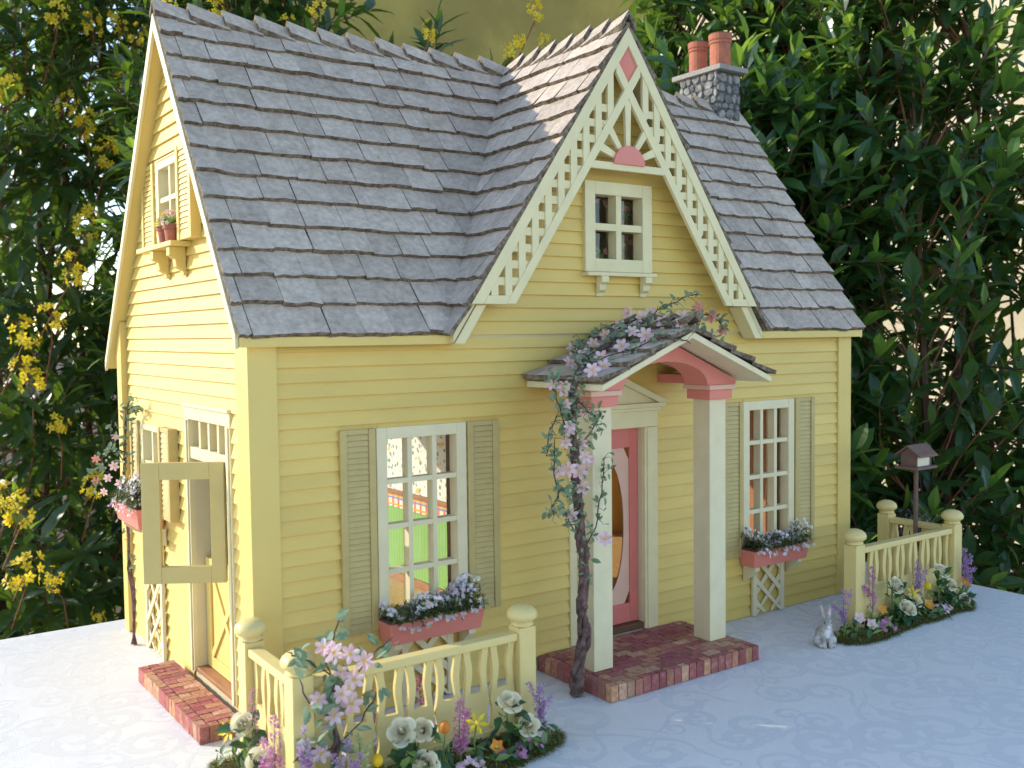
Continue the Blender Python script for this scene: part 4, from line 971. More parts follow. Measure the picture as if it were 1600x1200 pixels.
def bud(label, base, head, seed, m1, group):
    t = thing('tulip', label, 'tulip', (*base, 0), group); H = V(head); B = V((*base, .003))
    MB().lathe(H-V((0,0,.006)), [(.0008, 0), (.0042, .0025), (.0050, .006), (.0044, .0095), (.0026, .012), (.0006, .0125)], 10, 0).build('petals', m1, t, smooth=True)
    MB().tube([B, H-V((0,0,.0055))], [.0010, .0009], 5).build('stem', greenst, t)
    for s_ in (-1, 1): inst('leaf', LLIME, t, leaf_mtx(B, (s_*.3, -.1, 1), (0, -1, .2), .03, .35))
def phlox(label, base, seed, m, group, r_=.014, n_=26):
    q = random.Random(seed); t = thing('phlox', label, 'flower', (*base, 0), group); mb = MB(); lf = MB()
    for i in range(n_):
        a = q.uniform(0, 6.28); rr = r_*math.sqrt(q.random()); c = V((base[0]+rr*math.cos(a)*1.5, base[1]+rr*math.sin(a), .006+.012*(1-rr/r_)+q.uniform(0, .004))); petals(mb, c, V((q.uniform(-.4,.4), -.6, .8)), q.uniform(.0028, .0042), 5, 0, .8, .1)
        lf.leaf((c.x, c.y, .003), rvec(q, .6), (0,0,1), .012, .0035, 0, seg=2)
    o = mb.build('florets', m, t, recalc=False); o['kind'] = 'stuff'; o = lf.build('foliage', leaf_box, t, recalc=False); o['kind'] = 'stuff'
def moss_bed(label, pts, seed, n_, edge_h=.006):
    """pts: outline polygon (x,y)"""
    q = random.Random(seed); cx = sum(p[0] for p in pts)/len(pts); cy = sum(p[1] for p in pts)/len(pts); t = thing('moss_bed', label, 'moss', (cx, cy, 0))
    mb = MB(); k = len(pts); mb.add([(x, y, .0006) for x, y in pts]+[(cx+(x-cx)*.93, cy+(y-cy)*.85, .0035) for x, y in pts], [tuple(range(k, 2*k))]+[(i, (i+1) % k, k+(i+1) % k, k+i) for i in range(k)]); mb.build('soil', soil_m, t)
    def inside(x, y):
        c = False
        for i in range(k):
            (x1, y1), (x2, y2) = pts[i], pts[(i+1) % k]
            if (y1 > y) != (y2 > y) and x < (x2-x1)*(y-y1)/(y2-y1)+x1: c = not c
        return c
    xs = [p[0] for p in pts]; ys = [p[1] for p in pts]; mb = MB(); i = 0
    while i < n_:
        x, y = q.uniform(min(xs), max(xs)), q.uniform(min(ys), max(ys))
        if not inside(x, y): continue
        d = V((q.uniform(-1,1), q.uniform(-1,1), q.uniform(.1, 1.0))); mb.leaf((x, y, .002+q.uniform(0, .004)), d, (0,0,1), q.uniform(.004, .010), q.uniform(.0007, .0018), 0, .1, q.uniform(0, .6), 2); i += 1
    for j in range(k):
        (x1, y1), (x2, y2) = pts[j], pts[(j+1) % k]
        for m_ in range(int(math.hypot(x2-x1, y2-y1)*3800)):
            f = q.random(); d = V((x1+(x2-x1)*f-cx, (y1+(y2-y1)*f-cy)*1.5, 0)).normalized()*.5+V((q.uniform(-1,1), q.uniform(-1,1), q.uniform(-.05, .7))); mb.leaf((x1+(x2-x1)*f, y1+(y2-y1)*f, .0015), d, (0,0,1), q.uniform(.004, .011), q.uniform(.0007, .0018), 0, .1, q.uniform(0, .5), 2)
    gb = MB(); i = 0
    while i < n_//22:
        x, y = q.uniform(min(xs), max(xs)), q.uniform(min(ys), max(ys))
        if not inside(x, y): continue
        d = V((q.uniform(-.8,.8), q.uniform(-1,.4), q.uniform(.2, 1.1))); gb.leaf((x, y, .003+q.uniform(0, .010)), d, (0, -.5, 1), q.uniform(.010, .021), q.uniform(.005, .010), q.choice((0, 0, 1, 2)), .25, q.uniform(.05, .4), 3); i += 1
    o = gb.build('ground_leaves', [leaf_dark, leaf_lime, leaf_sage], t, recalc=False); o['kind'] = 'stuff'
    o = mb.build('moss_strands', moss_m, t, recalc=False); o['kind'] = 'stuff'
q = random.Random(12)
def wob(pts, a=.006): return [(x+q.uniform(-a, a), y+q.uniform(-a, a)) for x, y in pts]
moss_bed('strip of green moss along the foot of the clematis fence', wob([(-.062, -.035), (-.070, -.10), (-.072, -.16), (-.062, -.212), (-.02, -.226), (.03, -.228), (.08, -.226), (.13, -.224), (.18, -.222), (.225, -.214), (.252, -.20), (.258, -.180), (.246, -.158), (.20, -.150), (.1, -.150), (.0, -.152), (-.012, -.14), (-.012, -.09), (-.012, -.035)], .005), 5, 5200)
moss_bed('strip of green moss along the foot of the fence beside the rabbit', wob([(.768, -.155), (.766, -.178), (.79, -.192), (.83, -.190), (.87, -.192), (.92, -.184), (.97, -.186), (1.02, -.182), (1.06, -.186), (1.088, -.170), (1.088, -.14), (1.084, -.08), (1.082, -.02), (1.062, -.02), (1.060, -.12), (1.0, -.138), (.9, -.136), (.81, -.138)], .004), 6, 4200)

GL, GR = 'flowers along the clematis fence', 'flowers along the fence beside the rabbit'
rose_bush('rose bush with three cream blooms in the middle of the clematis fence', (.078, -.19), [(.062, -.203, .058, .0175), (.0865, -.199, .053, .0145), (.0845, -.208, .024, .0165)], 1, GL)
rose_bush('rose bush with two cream blooms by the fence post nearest the porch', (.198, -.188), [(.1855, -.20, .0565, .0165), (.207, -.203, .029, .0150)], 2, GL)
rose_bush('rose bush with cream blooms between the side brick step and the corner fence post', (-.048, -.108), [(-.052, -.094, .058, .0145), (-.050, -.130, .033, .0165)], 3, GL)
spike('tall pink heather spike in the middle of the clematis fence', (.130, -.196), (.128, -.2, .072), 4, petal_heath, GL, 2, .0075, 'heather', 'heather', 240)
spike('purple lavender spray leaning out past the fence post nearest the brick porch', (.232, -.192), (.2265, -.195, .066), 5, petal_lav, GL, 4, .0035, 'lavender', 'lavender')
spike('purple lavender spray in front of the corner fence post', (-.030, -.205), (-.035, -.202, .084), 6, petal_lav, GL, 4, .0045, 'lavender', 'lavender')
spike('lilac heather spray between the corner fence post and the rose bush by the side step', (-.052, -.172), (-.050, -.172, .090), 7, petal_heath, GL, 4, .0050, 'heather', 'heather', 160)
spike('thin pink heather spike against the short fence panel by the side step', (-.045, -.108), (-.044, -.100, .090), 8, petal_heath, GL, 0, .0042, 'heather', 'heather', 120)
spike('purple lavender spray beneath the clematis blossoms', (.000, -.208), (.004, -.206, .068), 9, petal_lav, GL, 4, .0042, 'lavender', 'lavender')
spike('pale green flower spike beside the lavender under the clematis', (.020, -.204), (.018, -.2, .066), 10, petal_cellgr, GL, 2, .0045)
spike('magenta heather seen behind the clematis fence pickets', (.062, -.135), (.062, -.135, .092), 11, petal_mag, GL, 1, .0045, 'heather', 'heather', 120)
spike('magenta heather standing behind the fence pickets near the pink box trellis', (.118, -.138), (.118, -.138, .080), 12, petal_mag, GL, 1, .0045, 'heather', 'heather', 120)
simple_flower('lily', 'yellow lily between the heather and the rose bush by the porch side post', (.147, -.195), (.1445, -.203, .047), 13, petal_yel, 6, .0125, GL, 'lily', .25, wd=.45)
simple_flower('lily', 'yellow lily beside the side brick step', (-.047, -.070), (-.056, -.066, .043), 14, petal_yel, 6, .0125, GL, 'lily', .25, wd=.45, face=(-.8, -.3, .4))
bud('orange and yellow tulip bud left of the tall heather', (.110, -.194), (.1098, -.2, .050), 15, petal_or, GL)
bud('single yellow tulip bud below the clematis blossoms', (.036, -.203), (.0355, -.203, .038), 16, petal_yel, GL)
simple_flower('poppy', 'orange poppy low in front of the yellow lily', (.166, -.203), (.1645, -.208, .020), 17, petal_or, 5, .0080, GL, 'poppy', .55, wd=.95)
simple_flower('petunia', 'small mauve petunia just below the orange poppy', (.168, -.210), (.1680, -.213, .012), 18, petal_plum, 5, .0070, GL, 'petunia', .35, wd=.95)
simple_flower('petunia', 'pink petunia beside the lavender near the porch side post', (.219, -.203), (.2150, -.207, .025), 19, petal_pink, 5, .0095, GL, 'petunia', .35, wd=.95)
phlox('low cluster of pink phlox below the rose bush near the porch', (.200, -.210), 20, petal_heath, GL)
phlox('low cluster of pink phlox at the foot of the tall heather', (.128, -.216), 21, petal_pink, GL)
phlox('low cluster of lilac phlox under the corner fence post', (-.020, -.216), 33, petal_lav, GL)

rose_bush('rose bush with three white blooms in the middle of the fence beside the rabbit', (.905, -.158), [(.888, -.168, .060, .0165), (.909, -.174, .024, .0165), (.937, -.170, .029, .0125)], 22, GR)
rose_bush('rose bush with white blooms below the bird feeder pole', (1.022, -.160), [(1.003, -.168, .063, .0160), (1.030, -.168, .039, .0130), (1.062, -.172, .012, .0125)], 23, GR)
spike('tall pink heather spike at the fence post nearest the rabbit', (.840, -.164), (.8385, -.165, .094), 24, petal_heath, GR, 1, .0055, 'heather', 'heather', 200)
spike('purple lavender spray closest to the rabbit', (.776, -.165), (.7735, -.165, .070), 25, petal_lav, GR, 3, .0040, 'lavender', 'lavender')
spike('purple lavender spray against the middle pickets of the fence beside the rabbit', (.955, -.162), (.9525, -.163, .088), 26, petal_lav, GR, 4, .0050, 'lavender', 'lavender', 160)
spike('purple lavender spray past the outermost fence post by the table edge', (1.078, -.168), (1.0705, -.167, .088), 27, petal_lav, GR, 4, .0055, 'lavender', 'lavender', 160)
simple_flower('lily', 'yellow lily in the middle of the fence beside the rabbit', (.936, -.160), (.934, -.168, .042), 28, petal_yel, 6, .0125, GR, 'lily', .25, wd=.45)
bud('small yellow tulip bud under the bird feeder', (.976, -.160), (.976, -.165, .045), 29, petal_yel, GR)
simple_flower('poppy', 'orange poppy low in the middle of the fence beside the rabbit', (.966, -.168), (.967, -.172, .020), 30, petal_or, 5, .0095, GR, 'poppy', .35, wd=.95)
simple_flower('poppy', 'orange poppy behind the tall heather near the rabbit', (.860, -.160), (.858, -.168, .030), 31, petal_or, 5, .0085, GR, 'poppy', .35, wd=.95)
simple_flower('poppy', 'orange poppy at the outermost end of the far fence', (1.075, -.160), (1.0735, -.166, .036), 32, petal_or, 5, .0095, GR, 'poppy', .35, wd=.95)
simple_flower('petunia', 'pink petunia in front of the fence post nearest the rabbit', (.798, -.170), (.796, -.174, .030), 34, petal_pink, 5, .0095, GR, 'petunia', .35, wd=.95)
simple_flower('petunia', 'pink petunia second from the rabbit', (.824, -.172), (.822, -.176, .017), 35, petal_pink, 5, .0095, GR, 'petunia', .35, wd=.95)
simple_flower('petunia', 'dark magenta petunia between the pink petunias and white roses', (.857, -.172), (.856, -.176, .014), 36, petal_mag, 5, .0080, GR, 'petunia', .35, wd=.95)
phlox('low cluster of pink phlox near the rabbit', (.842, -.182), 37, petal_heath, GR)
phlox('low cluster of pink phlox under the bird feeder roses', (.995, -.178), 38, petal_pink, GR)

# ------------------------------------------------------------------ climbing vines
def vine(name, label, cat, base, trunk, shoots, blossoms, seed, leaf_s, nleaf, bl_s, leafme=LSAGE, tr=.0045, extra=None, strands=3, spread=.006, more=0):
    q = random.Random(seed); t = thing(name, label, cat, base); T_ = [V(p) for p in trunk]
    dense = []
    for a, b in zip(T_, T_[1:]):
        for i in range(5): dense.append(a.lerp(b, i/5))
    dense.append(T_[-1]); n_ = len(dense)
    for s_ in range(strands):
        ph = 2*math.pi*s_/strands; pts = []; rad = []
        for i, p in enumerate(dense):
            f = i/n_; a = ph+i*.38+.5*math.sin(i*.7+s_); w_ = tr*.75*(1-.55*f); pts.append(p+V((math.cos(a)*w_*q.uniform(.5,1.5), math.sin(a)*w_*q.uniform(.5,1.5), q.uniform(-.001,.001)))); rad.append(tr*(.66-.44*f)*q.uniform(.6, 1.4))
        MB().tube(pts, rad, 7).build('trunk', vine_m, t)
    anchor = []
    for sh in shoots:
        S = [V(p) for p in sh]; den = []
        for a, b in zip(S, S[1:]):
            for i in range(4): den.append(a.lerp(b, i/4)+V((q.uniform(-.0015,.0015), q.uniform(-.0015,.0015), q.uniform(-.0015,.0015))))
        den.append(S[-1]); MB().tube(den, [.0008]*(len(den)-1)+[.0004], 5).build('shoot', vinedark, t); anchor += den
    anchor2 = anchor*2+dense[n_//4:]*2 if anchor else dense
    for i in range(nleaf):
        c = q.choice(anchor2)+V((q.uniform(-1,1), q.uniform(-1,.3), q.uniform(-1,1)))*spread; d = rvec(q, .1); d = V((d.x, d.y-.25, d.z))
        inst('leaf', leafme, t, leaf_mtx(c, d, CAMDIR(c)*.5+V((q.uniform(-.5,.5), q.uniform(-.5,.3), q.uniform(0,1))), q.uniform(.75, 1.25)*leaf_s, q.uniform(.85, 1.15)))
    if more:
        mb = MB(); tw = MB()
        for i in range(more):
            c0 = q.choice(anchor2); c = c0+V((q.uniform(-1,1), q.uniform(-1,.2), q.uniform(-1,1)))*spread*1.5; d = rvec(q, .1); d = V((d.x, d.y-.25, d.z)); l_ = leaf_s*q.uniform(.5, .95)
            mb.leaf(c, d, CAMDIR(c)*.4+V((q.uniform(-.5,.5), q.uniform(-.5,.3), q.uniform(0,1))), l_, l_*.5, 0, .25, q.uniform(.05,.4), 3); tw.tube([c0, c0.lerp(c, .6)+V((0,0,.001)), c], [.0004, .0003, .0003], 3)
        o = mb.build('foliage', leaf_sage, t, recalc=False); o['kind'] = 'stuff'; o = tw.build('tendrils', vinedark, t, recalc=False); o['kind'] = 'stuff'
    for i in range(extra or 0):
        c = q.choice(dense[n_//3:])+V((q.uniform(-.022,.022), q.uniform(-.03,.0), q.uniform(-.004,.016))); blossoms.append((c, CLEM))
    for i, (p, me) in enumerate(blossoms):
        p = V(p); f = CAMDIR(p)*.7+V((q.uniform(-.45,.45), q.uniform(-.3,.2), q.uniform(-.1,.6)))
        inst('blossom', me, t, aim(p, f, s=bl_s*q.uniform(.85, 1.12), spin=q.uniform(0, 6)))
    return t
PV = [(.313,-.113,.371),(.327,-.113,.366),(.357,-.113,.338),(.335,-.113,.318),(.330,-.113,.303),(.354,-.113,.300),(.364,-.113,.280),(.320,-.113,.271),(.354,-.113,.249),(.338,-.113,.218)]
PR = [(.376,-.064,.393),(.397,-.066,.402),(.392,-.104,.400),(.430,-.044,.416),(.414,-.024,.410),(.421,-.108,.413),(.452,-.042,.427),(.478,-.040,.437),(.477,-.078,.437),(.488,-.110,.441),(.452,-.116,.426),(.515,-.015,.455),(.518,-.056,.454),(.498,-.062,.448),(.490,-.140,.440),(.545,-.088,.449)]
PC = [(.585,-.075,.462),(.606,-.078,.450),(.628,-.078,.431)]
trunk = [(.350,-.104,.0),(.353,-.104,.030),(.361,-.106,.068),(.356,-.106,.107),(.363,-.106,.144),(.358,-.106,.182),(.353,-.106,.221),(.349,-.107,.259),(.346,-.108,.296),(.341,-.112,.334),(.339,-.114,.362),(.352,-.110,.384),(.385,-.085,.400),(.430,-.080,.418),(.475,-.080,.436),(.498,-.075,.449)]
shoots = [[(.345,-.107,.20),(.325,-.112,.23),(.312,-.113,.27),(.314,-.113,.31)], [(.348,-.107,.24),(.322,-.113,.25),(.308,-.114,.23),(.312,-.113,.22)], [(.356,-.106,.17),(.378,-.108,.20),(.388,-.108,.24),(.392,-.108,.28)],
          [(.346,-.108,.30),(.326,-.113,.33),(.316,-.113,.36),(.312,-.112,.385)], [(.345,-.108,.29),(.370,-.109,.31),(.386,-.109,.335)], [(.36,-.10,.388),(.40,-.12,.404),(.44,-.135,.418),(.47,-.150,.425),(.485,-.160,.415)], [(.385,-.085,.402),(.40,-.04,.408),(.43,-.02,.418),(.47,-.02,.437)],
          [(.475,-.08,.44),(.52,-.09,.446),(.56,-.10,.428),(.60,-.11,.41)], [(.498,-.075,.452),(.54,-.06,.462),(.58,-.06,.478),(.60,-.06,.480)], [(.52,-.07,.448),(.57,-.075,.452),(.61,-.075,.452),(.632,-.078,.434)], [(.43,-.08,.42),(.46,-.11,.432),(.49,-.13,.440),(.53,-.14,.430)], [(.33,-.113,.36),(.35,-.12,.345),(.372,-.115,.33)], [(.41,-.085,.41),(.45,-.05,.426),(.48,-.05,.440)], [(.342,-.11,.33),(.318,-.113,.335),(.305,-.113,.315),(.302,-.112,.29)]]
vine('climbing_clematis', 'pink flowering clematis climbing the porch column and spilling over its little roof', 'vine', (.350, -.104, 0), trunk, shoots, [(p, CLEM) for p in PV+PR]+[(p, CORAL) for p in PC], 5, .0108, 295, .0098, tr=.0060, strands=4, more=460, extra=9)
CL = [(-.008,-.186,.148),(-.001,-.190,.143),(.016,-.190,.138),(.032,-.188,.128),(.005,-.192,.124),(.020,-.190,.114),(.006,-.192,.104),(-.016,-.190,.102),(.017,-.190,.092),(-.002,-.193,.085),(-.017,-.195,.055)]
vine('fence_clematis', 'pink clematis with large blossoms trained up the picket fence', 'vine', (.004, -.182, 0), [(.004,-.182,0),(.002,-.180,.03),(.006,-.180,.06),(-.002,-.181,.09),(.004,-.182,.11)],
     [[(.004,-.182,.10),(-.004,-.183,.13),(.004,-.182,.155),(.012,-.180,.172)], [(.004,-.182,.10),(.03,-.182,.12),(.05,-.182,.135),(.066,-.180,.142)], [(.0,-.182,.08),(-.025,-.186,.10),(-.032,-.186,.125)], [(.002,-.181,.05),(.03,-.184,.07),(.045,-.184,.095)], [(.002,-.181,.05),(-.025,-.186,.06),(-.04,-.186,.05)], [(.0,-.182,.12),(-.03,-.184,.142),(-.042,-.184,.150)]],
     [(p, CLEM) for p in CL], 6, .0150, 95, .0108, tr=.0038)
vine('window_vine', 'thin vine with salmon blooms climbing beside the side window', 'vine', (-.022, .424, 0), [(-.022,.424,0),(-.020,.424,.06),(-.024,.430,.12),(-.020,.445,.17),(-.022,.450,.22),(-.020,.450,.27),(-.020,.440,.31),(-.022,.425,.335)],
     [[(-.02,.45,.27),(-.045,.45,.275),(-.055,.45,.25),(-.062,.45,.225)], [(-.02,.44,.31),(-.022,.41,.34),(-.024,.39,.352)], [(-.02,.43,.33),(-.02,.405,.335),(-.02,.395,.33)], [(-.02,.45,.25),(-.035,.46,.29),(-.035,.455,.315)]],
     [((-.058,.452,.262), CORAL), ((-.060,.45,.232), CORAL), ((-.035,.45,.25), CLEM), ((-.045,.445,.235), CLEM), ((-.03,.455,.29), CLEM), ((-.050,.45,.215), CLEM), ((-.028,.45,.225), CLEM)], 9, .0110, 110, .0072, tr=.003, strands=2)

# ------------------------------------------------------------------ flower pots on the attic window shelf
def flower_pot(label, x, y, m, seed, rp=.0095):
    t = thing('flower_pot', label, 'flower pot', (x, y, .5447), 'terracotta pots on the attic shelf'); z0 = .5447; h = .021
    MB().lathe((x, y, z0), [(rp*.72, 0), (rp*.92, h*.72), (rp*1.08, h*.73), (rp*1.10, h*.98), (rp*.98, h), (rp*.9, h*.9)], 18).build('pot', terra, t)
    q = random.Random(seed); mb = MB(); lf = MB()
    for i in range(46):
        d = rvec(q, .9); c = V((x, y, z0+h))+V((d.x*rp*1.35, d.y*rp*1.35, abs(d.z)*.017)); lf.leaf((x+d.x*.003, y+d.y*.003, z0+h), d, (0,0,1), .014, .004, 0, seg=2)
        if i % 2: petals(mb, c, d, q.uniform(.0030, .0046), 5, 0, .8, .2, 1)
    o = lf.build('foliage', leaf_lime, t, recalc=False); o['kind'] = 'stuff'; o = mb.build('blossoms', [m, pollen], t, recalc=False); o['kind'] = 'stuff'
flower_pot('little terracotta pot of yellow flowers on the attic window shelf', -.0175, .233, petal_yel, 1)
flower_pot('little terracotta pot of pink flowers on the attic window shelf', -.0175, .206, petal_pink, 2)

# ------------------------------------------------------------------ rabbit
rb_t = thing('rabbit', 'tiny grey and white rabbit figurine sitting on the cloth beside the flowers', 'rabbit', (.738, -.162, 0))
mb = MB(); rx, ry = .738, -.162; fd = V((-.55, -.83, 0)); sdv = V((fd.y, -fd.x, 0))
pp = lambda f, s_, z: V((rx, ry, 0))+fd*f+sdv*s_+V((0,0,z))
mb.ball(pp(-.004, 0, .0135), (.0125, .0125, .0140), 16, 12); mb.ball(pp(.002, 0, .021), (.0088, .0088, .0110), 14, 10); mb.ball(pp(.006, 0, .0325), (.0074, .0074, .0078), 14, 10); mb.ball(pp(.0115, 0, .0305), (.0040, .0040, .0038), 10, 8)
for s_ in (-1, 1):
    mb.ball(pp(-.001, s_*.0095, .0072), (.0075, .0065, .0078), 12, 8); mb.ball(pp(.0075, s_*.0072, .0025), (.0062, .0048, .0028), 10, 6)
    mb.tube([pp(.005, s_*.0045, .018), pp(.0085, s_*.0045, .009), pp(.0105, s_*.0042, .0022)], [.0040, .0030, .0030], 8); mb.ball(pp(.0112, s_*.0042, .0022), .0030, 8, 6)
    mb.tube([pp(.004, s_*.003, .038), pp(.0015, s_*.0048, .045), pp(-.0005, s_*.0058, .052), pp(-.0015, s_*.0062, .0565)], [.0022, .0031, .0028, .0008], 8)
mb.ball(pp(-.0165, 0, .0075), .0045, 10, 8)
o = mb.build('body', rab_m, rb_t); rm = o.modifiers.new('remesh', 'REMESH'); rm.mode = 'VOXEL'; rm.voxel_size = .0009; rm.use_smooth_shade = True; sm = o.modifiers.new('smooth', 'SMOOTH'); sm.iterations = 3
MB().ball(pp(.0125, 0, .0295), (.0033, .0033, .0036), 10, 8).build('muzzle', rab_w, rb_t, smooth=True); MB().ball(pp(.0082, 0, .0190), (.0050, .0042, .0075), 10, 8).build('chest', rab_w, rb_t, smooth=True)
for s_ in (-1, 1):
    MB().ball(pp(.0112, s_*.0050, .0345), .0011, 8, 6).build('eye', soot, rb_t, smooth=True)
    a = pp(.0032, s_*.0046, .044); mb = MB(); mb.leaf(pp(.0052, s_*.0036, .0395), pp(.0020, s_*.0062, .0550)-pp(.0052, s_*.0036, .0395), fd, .0150, .0038, 0, .1, 0, 4); mb.build('inner_ear', rab_p, rb_t, recalc=False)

# ------------------------------------------------------------------ bird feeder on a pole
fx, fy = 1.046, -.099
bf = thing('bird_feeder', 'brown wooden bird feeder house on a thin pole behind the fence', 'bird feeder', (fx, fy, 0))
MB().tube([(fx, fy, 0), (fx, fy, .2095)], .0036, 10).build('pole', feeder_m, bf)
MB().box((fx-.027, fy-.020, .2097), (fx+.027, fy+.020, .2142)).build('tray', feeder_m, bf, bevel=.0008)
for x in (fx-.020, fx+.017): MB().prism([(x, fy-.0135, .2144), (x, fy+.0135, .2144), (x, fy+.0135, .2345), (x, fy, .2435), (x, fy-.0135, .2345)], (.003, 0, 0)).build('gable_end', feeder_m, bf)
for y in (fy-.0125, fy+.0115): MB().box((fx-.0168, y, .2144), (fx+.0168, y+.001, .2355)).build('panel', paperish, bf)
for s_ in (-1, 1):
    MB().prism([(fx-.0255, fy, .2480), (fx-.0255, fy+s_*.0220, .2320), (fx-.0255, fy+s_*.0220, .2290), (fx-.0255, fy, .2447)], (.051, 0, 0)).build('roof_board', feeder_m, bf, bevel=.0006)
# dried sprigs behind the short fence panel
dq = random.Random(77); ds = thing('dried_sprigs', 'tangle of dried mauve sprigs behind the fence under the feeder', 'dried flowers', (1.128, -.055, 0)); mb = MB(); fl = MB()
for i in range(70):
    a = dq.uniform(0, 6.28); e = V((1.128+math.cos(a)*dq.uniform(.01, .045), -.055+math.sin(a)*dq.uniform(.01, .04), dq.uniform(.075, .128))); m_ = V((1.128, -.055, .04))
    mb.tube([(1.128+math.cos(a)*.006, -.055+math.sin(a)*.006, 0), m_.lerp(e, .5)+V((0,0,.012)), e], [.0008, .0006, .0004], 4)
    for k in range(5): fl.leaf(m_.lerp(e, dq.uniform(.6, 1.05)), rvec(dq, .2), (0,0,1), dq.uniform(.006, .012), .004, 0 if dq.random() < .55 else 1, seg=2)
o = mb.build('stalks', vine_m, ds, recalc=False); o['kind'] = 'stuff'; o = fl.build('florets', [petal_plum, leaf_sage], ds, recalc=False); o['kind'] = 'stuff'

# ------------------------------------------------------------------ hedge of shrubs behind the table
def at(px, depth, py=None):
    fx_ = V((_f.x, _f.y, 0)).normalized(); p = CAM+fx_*depth+_r*((px-800)/1550*depth); return V((p.x, p.y, 0))
HL = [unit_leaf(hedge_l, .30, 4, 'leaf', .3, .12), unit_leaf(hedge_l, .26, 4, 'leaf', .35, .28)]; HR = [MB().leaf((0,0,0), (0,1,0), (0,0,1), 1.0, w_, 0, .25, dr_, 5, [.55, .95, 1.0, .68]).mesh('leaf', [hedge_r]) for w_, dr_ in ((.42, .05), (.36, .14), (.46, -.04))]
HY = unit_leaf(hedge_t, .36, 4, 'leaf', .25, .1)
def cluster_mesh(seed):
    q = random.Random(seed); mb = MB()
    for i in range(17):
        z = q.uniform(-.85, 1.0); a = q.uniform(0, 6.28); r_ = q.uniform(.45, .85)*math.sqrt(max(.05, 1-z*z*.7)); c = V((r_*math.cos(a), r_*math.sin(a), z)); petals(mb, c, V((math.cos(a), math.sin(a), .4+.5*z)), q.uniform(.26, .38), 5, 0, .72, .25, None, q.uniform(0, 2)); mb.ball(c+V((math.cos(a), math.sin(a), .4+.5*z)).normalized()*.05, .045, 5, 4, 1)
        mb.tube([(0, 0, z-.35), (c.x*.6, c.y*.6, z-.12), c], [.012, .010, .008], 3, 1)
    mb.tube([(0, 0, -1.5), (0, 0, -.5), (0, 0, .8)], [.035, .03, .02], 4, 1)
    return mb.mesh('flower_cluster', [petal_yel, redbark])
CLU = [cluster_mesh(i) for i in range(6)]
def shrub(name, label, pos, ztop, rad, kind, ntw, seed, nobj=120, group=None, zlow=-.5, llen=(.048, .118), k_=1.0):
    ztop = .43+k_*(ztop-.43); zlow = max(-.93, .43+k_*(zlow-.43)); rad *= k_; llen = (llen[0]*k_, llen[1]*k_)
    q = random.Random(seed); t = thing(name, label, 'shrub', (pos.x, pos.y, -.98), group); mb = MB(); st_ = MB(); rec = []
    tocam = V((CAM.x-pos.x, CAM.y-pos.y, 0)).normalized()
    stems = []
    for i in range(6):
        a = q.uniform(0, 6.28); d = V((math.cos(a), math.sin(a), 0))*rad*.55; top = V((pos.x, pos.y, ztop-.08-q.uniform(0, .25)))+d
        b0 = V((pos.x, pos.y, -.98))+d*.25; m1 = b0.lerp(top, .5)+V((q.uniform(-.05,.05), q.uniform(-.05,.05), 0)); stems.append((b0, m1, top))
        MB().tube([b0, b0.lerp(m1, .5), m1, m1.lerp(top, .5), top], [.016, .013, .010, .007, .003], 6).build('stem', bark, t)
    for i in range(ntw):
        z = ztop-(ztop-zlow)*q.random()**1.15; a = q.uniform(0, 6.28); f = (z-zlow)/(ztop-zlow); rr = rad*(1.0-.55*max(0, f-.55)/.45)*math.sqrt(q.uniform(.15, 1)); out = V((math.cos(a), math.sin(a), 0))
        if out.dot(tocam) < -.2 and q.random() < .55: out = -out
        c = V((pos.x, pos.y, z))+out*rr*.75; d = (out*.75+V((0, 0, q.uniform(.15, 1.1)))+rvec(q)*.35).normalized(); ln = q.uniform(.12, .22)*k_; e = c+d*ln
        s_ = min(stems, key=lambda s__: (s__[1]-c).length+(s__[2]-c).length); k = min(1, max(0, (z-s_[1].z)/(s_[2].z-s_[1].z+1e-6))); j = s_[1].lerp(s_[2], k) if z > s_[1].z else s_[0].lerp(s_[1], max(0, (z+.98)/(s_[1].z+.98)))
        j = j.lerp(c, .25)-V((0, 0, .12))
        st_.tube([j, c, e], [.0030, .0024, .0012], 4, 0 if q.random() < .6 else 1, cap=False)
        nl = q.randint(9, 14); ax = d.orthogonal().normalized(); bx = d.cross(ax)
        for k in range(nl):
            fk = (k+.5)/nl; ang = k*2.4+q.uniform(-.3, .3); o_ = ax*math.cos(ang)+bx*math.sin(ang); tip = fk > .82
            ld = (o_*(1.0 if not tip else .55)+d*(.45+.7*fk)+V((0, 0, q.uniform(-.25, .15) if kind == 'l' else q.uniform(-.05, .45)))).normalized(); L_ = (llen[0]+(llen[1]-llen[0])*q.betavariate(2, 1.7))*(.75 if tip else 1.0)
            rec.append((c+d*ln*fk, ld, d*.6+V((0,0,.6)), L_, tip and q.random() < (.35 if kind == 'l' else .6)))
    rec.sort(key=lambda r_: (r_[0]-CAM).dot(_f))
    near = set(range(min(nobj, len(rec))))
    mats_ = (hedge_l if kind == 'l' else hedge_r, hedge_t)
    for i, (p, ld, up, L_, young) in enumerate(rec):
        if i in near: inst('leaf', HY if young else q.choice(HL if kind == 'l' else HR), t, leaf_mtx(p, ld, up, L_, q.uniform(.9, 1.15)))
        else: mb.leaf(p, ld, up, L_, L_*q.uniform(.26, .34) if kind == 'l' else L_*q.uniform(.40, .48), 1 if young else 0, .3, q.uniform(.05, .3), 3)
    o = st_.build('twigs', [bark, redbark], t, recalc=False); o['kind'] = 'stuff'
    o = mb.build('foliage', list(mats_), t, recalc=False); o['kind'] = 'stuff'
    return t
GH = 'shrubs of the hedge behind the table'
SH = {}
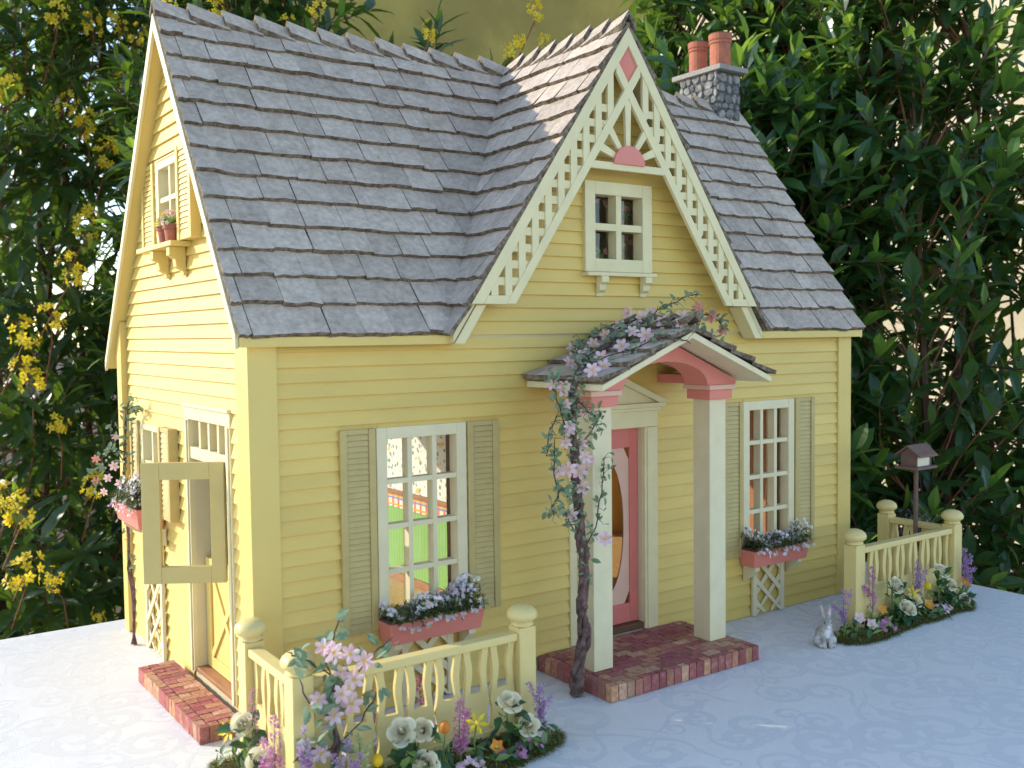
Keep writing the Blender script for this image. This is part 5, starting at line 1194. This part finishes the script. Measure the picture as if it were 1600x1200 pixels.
SH['a'] = shrub('flowering_shrub', 'yellow flowering shrub at the outer edge behind the sunlit cloth', at(20, 2.15*1.45), 1.42, .34, 'l', 250, 101, 200, GH, k_=1.45)
SH['b'] = shrub('flowering_shrub', 'yellow flowering shrub directly beside the sunlit house side', at(180, 2.35*1.45), 1.40, .34, 'l', 260, 102, 180, GH, k_=1.45)
SH['c'] = shrub('flowering_shrub', 'yellow flowering shrub above the attic end of the roof ridge', at(400, 2.75), 1.50, .36, 'l', 240, 103, 150, GH, .3)
SH['d'] = shrub('flowering_shrub', 'low flowering shrub with few yellow clusters above the middle of the ridge', at(690, 2.80), 1.14, .28, 'l', 90, 104, 110, GH, .5)
SH['e'] = shrub('evergreen_shrub', 'broad leaved evergreen shrub behind the gable peak and chimney', at(1120, 2.80), 1.36, .30, 'r', 150, 105, 150, GH, .2)
SH['f'] = shrub('evergreen_shrub', 'dark broad leaved evergreen shrub right of the chimney', at(1290, 2.65), 1.46, .36, 'r', 290, 106, 200, GH, -.4, llen=(.045, .100))
SH['g'] = shrub('evergreen_shrub', 'dark broad leaved evergreen shrub above the bird feeder', at(1425, 2.45), 1.30, .33, 'r', 290, 107, 220, GH, llen=(.045, .100))
SH['h'] = shrub('evergreen_shrub', 'dark broad leaved evergreen shrub at the outermost edge beyond the table end', at(1620, 2.55), .84, .36, 'r', 240, 108, 180, GH, llen=(.045, .100))
SH['i'] = shrub('evergreen_shrub', 'shaded evergreen shrub filling the gap behind the house corner', at(1180, 2.45), 1.00, .30, 'r', 230, 109, 120, GH)
SH['j'] = shrub('evergreen_shrub', 'shaded shrub seen behind the yellow flowering shrubs', at(110, 2.85*1.4), 1.30, .45, 'l', 260, 110, 0, GH, k_=1.4)
# yellow flower clusters (x px, y px, depth, size) given as real positions in the shrubs
FC = {'a': [(90,18,2.0,.036),(10,140,1.95,.034),(35,520,1.85,.032),(42,585,1.86,.034),(35,795,1.80,.034),(40,895,1.82,.036),(10,775,1.82,.026),(85,905,1.84,.024),(112,420,1.9,.030),(80,495,1.86,.030)],
      'b': [(145,35,2.1,.030),(105,160,2.05,.036),(130,192,2.05,.036),(165,238,2.05,.034),(135,350,2.0,.036),(90,660,1.95,.034),(145,760,1.95,.034),(190,130,2.1,.028),(215,55,2.15,.028),(185,35,2.15,.034),(155,960,2.0,.022),(235,585,2.1,.026)],
      'c': [(262,8,2.4,.036),(335,8,2.5,.036),(495,8,2.5,.036),(450,40,2.5,.030)], 'd': [(672,48,2.5,.036),(802,75,2.5,.036),(836,16,2.6,.034),(852,66,2.6,.034)]}
fq = random.Random(9)
for k_, lst in FC.items():
    for (px, py, dep, s_) in lst:
        dep -= .08; kk = 1.45 if k_ in 'ab' else 1.0; dep *= kk; s_ *= kk*.86
        P = CAM+(_f+_r2*((px-800)/1550)-_u2*((py-600)/1550))*dep
        inst('flower_cluster', fq.choice(CLU), SH[k_], aim(P, (fq.uniform(-.6,.6), fq.uniform(-.6,.2), 1), s=s_*fq.uniform(.75, 1.15), spin=fq.uniform(0, 6)))
        root_ = SH[k_]; B = P+V((fq.uniform(-.04,.04), .09, -.12))*kk; MB().tube([B, B.lerp(P, .6)+V((.008, 0, 0)), P-V((0,0,s_*.8))], [.0024, .0020, .0014], 5).build('flower_stalk', redbark, root_)

for r_ in ROOTS:
    if '_base' in r_: del r_['_base']
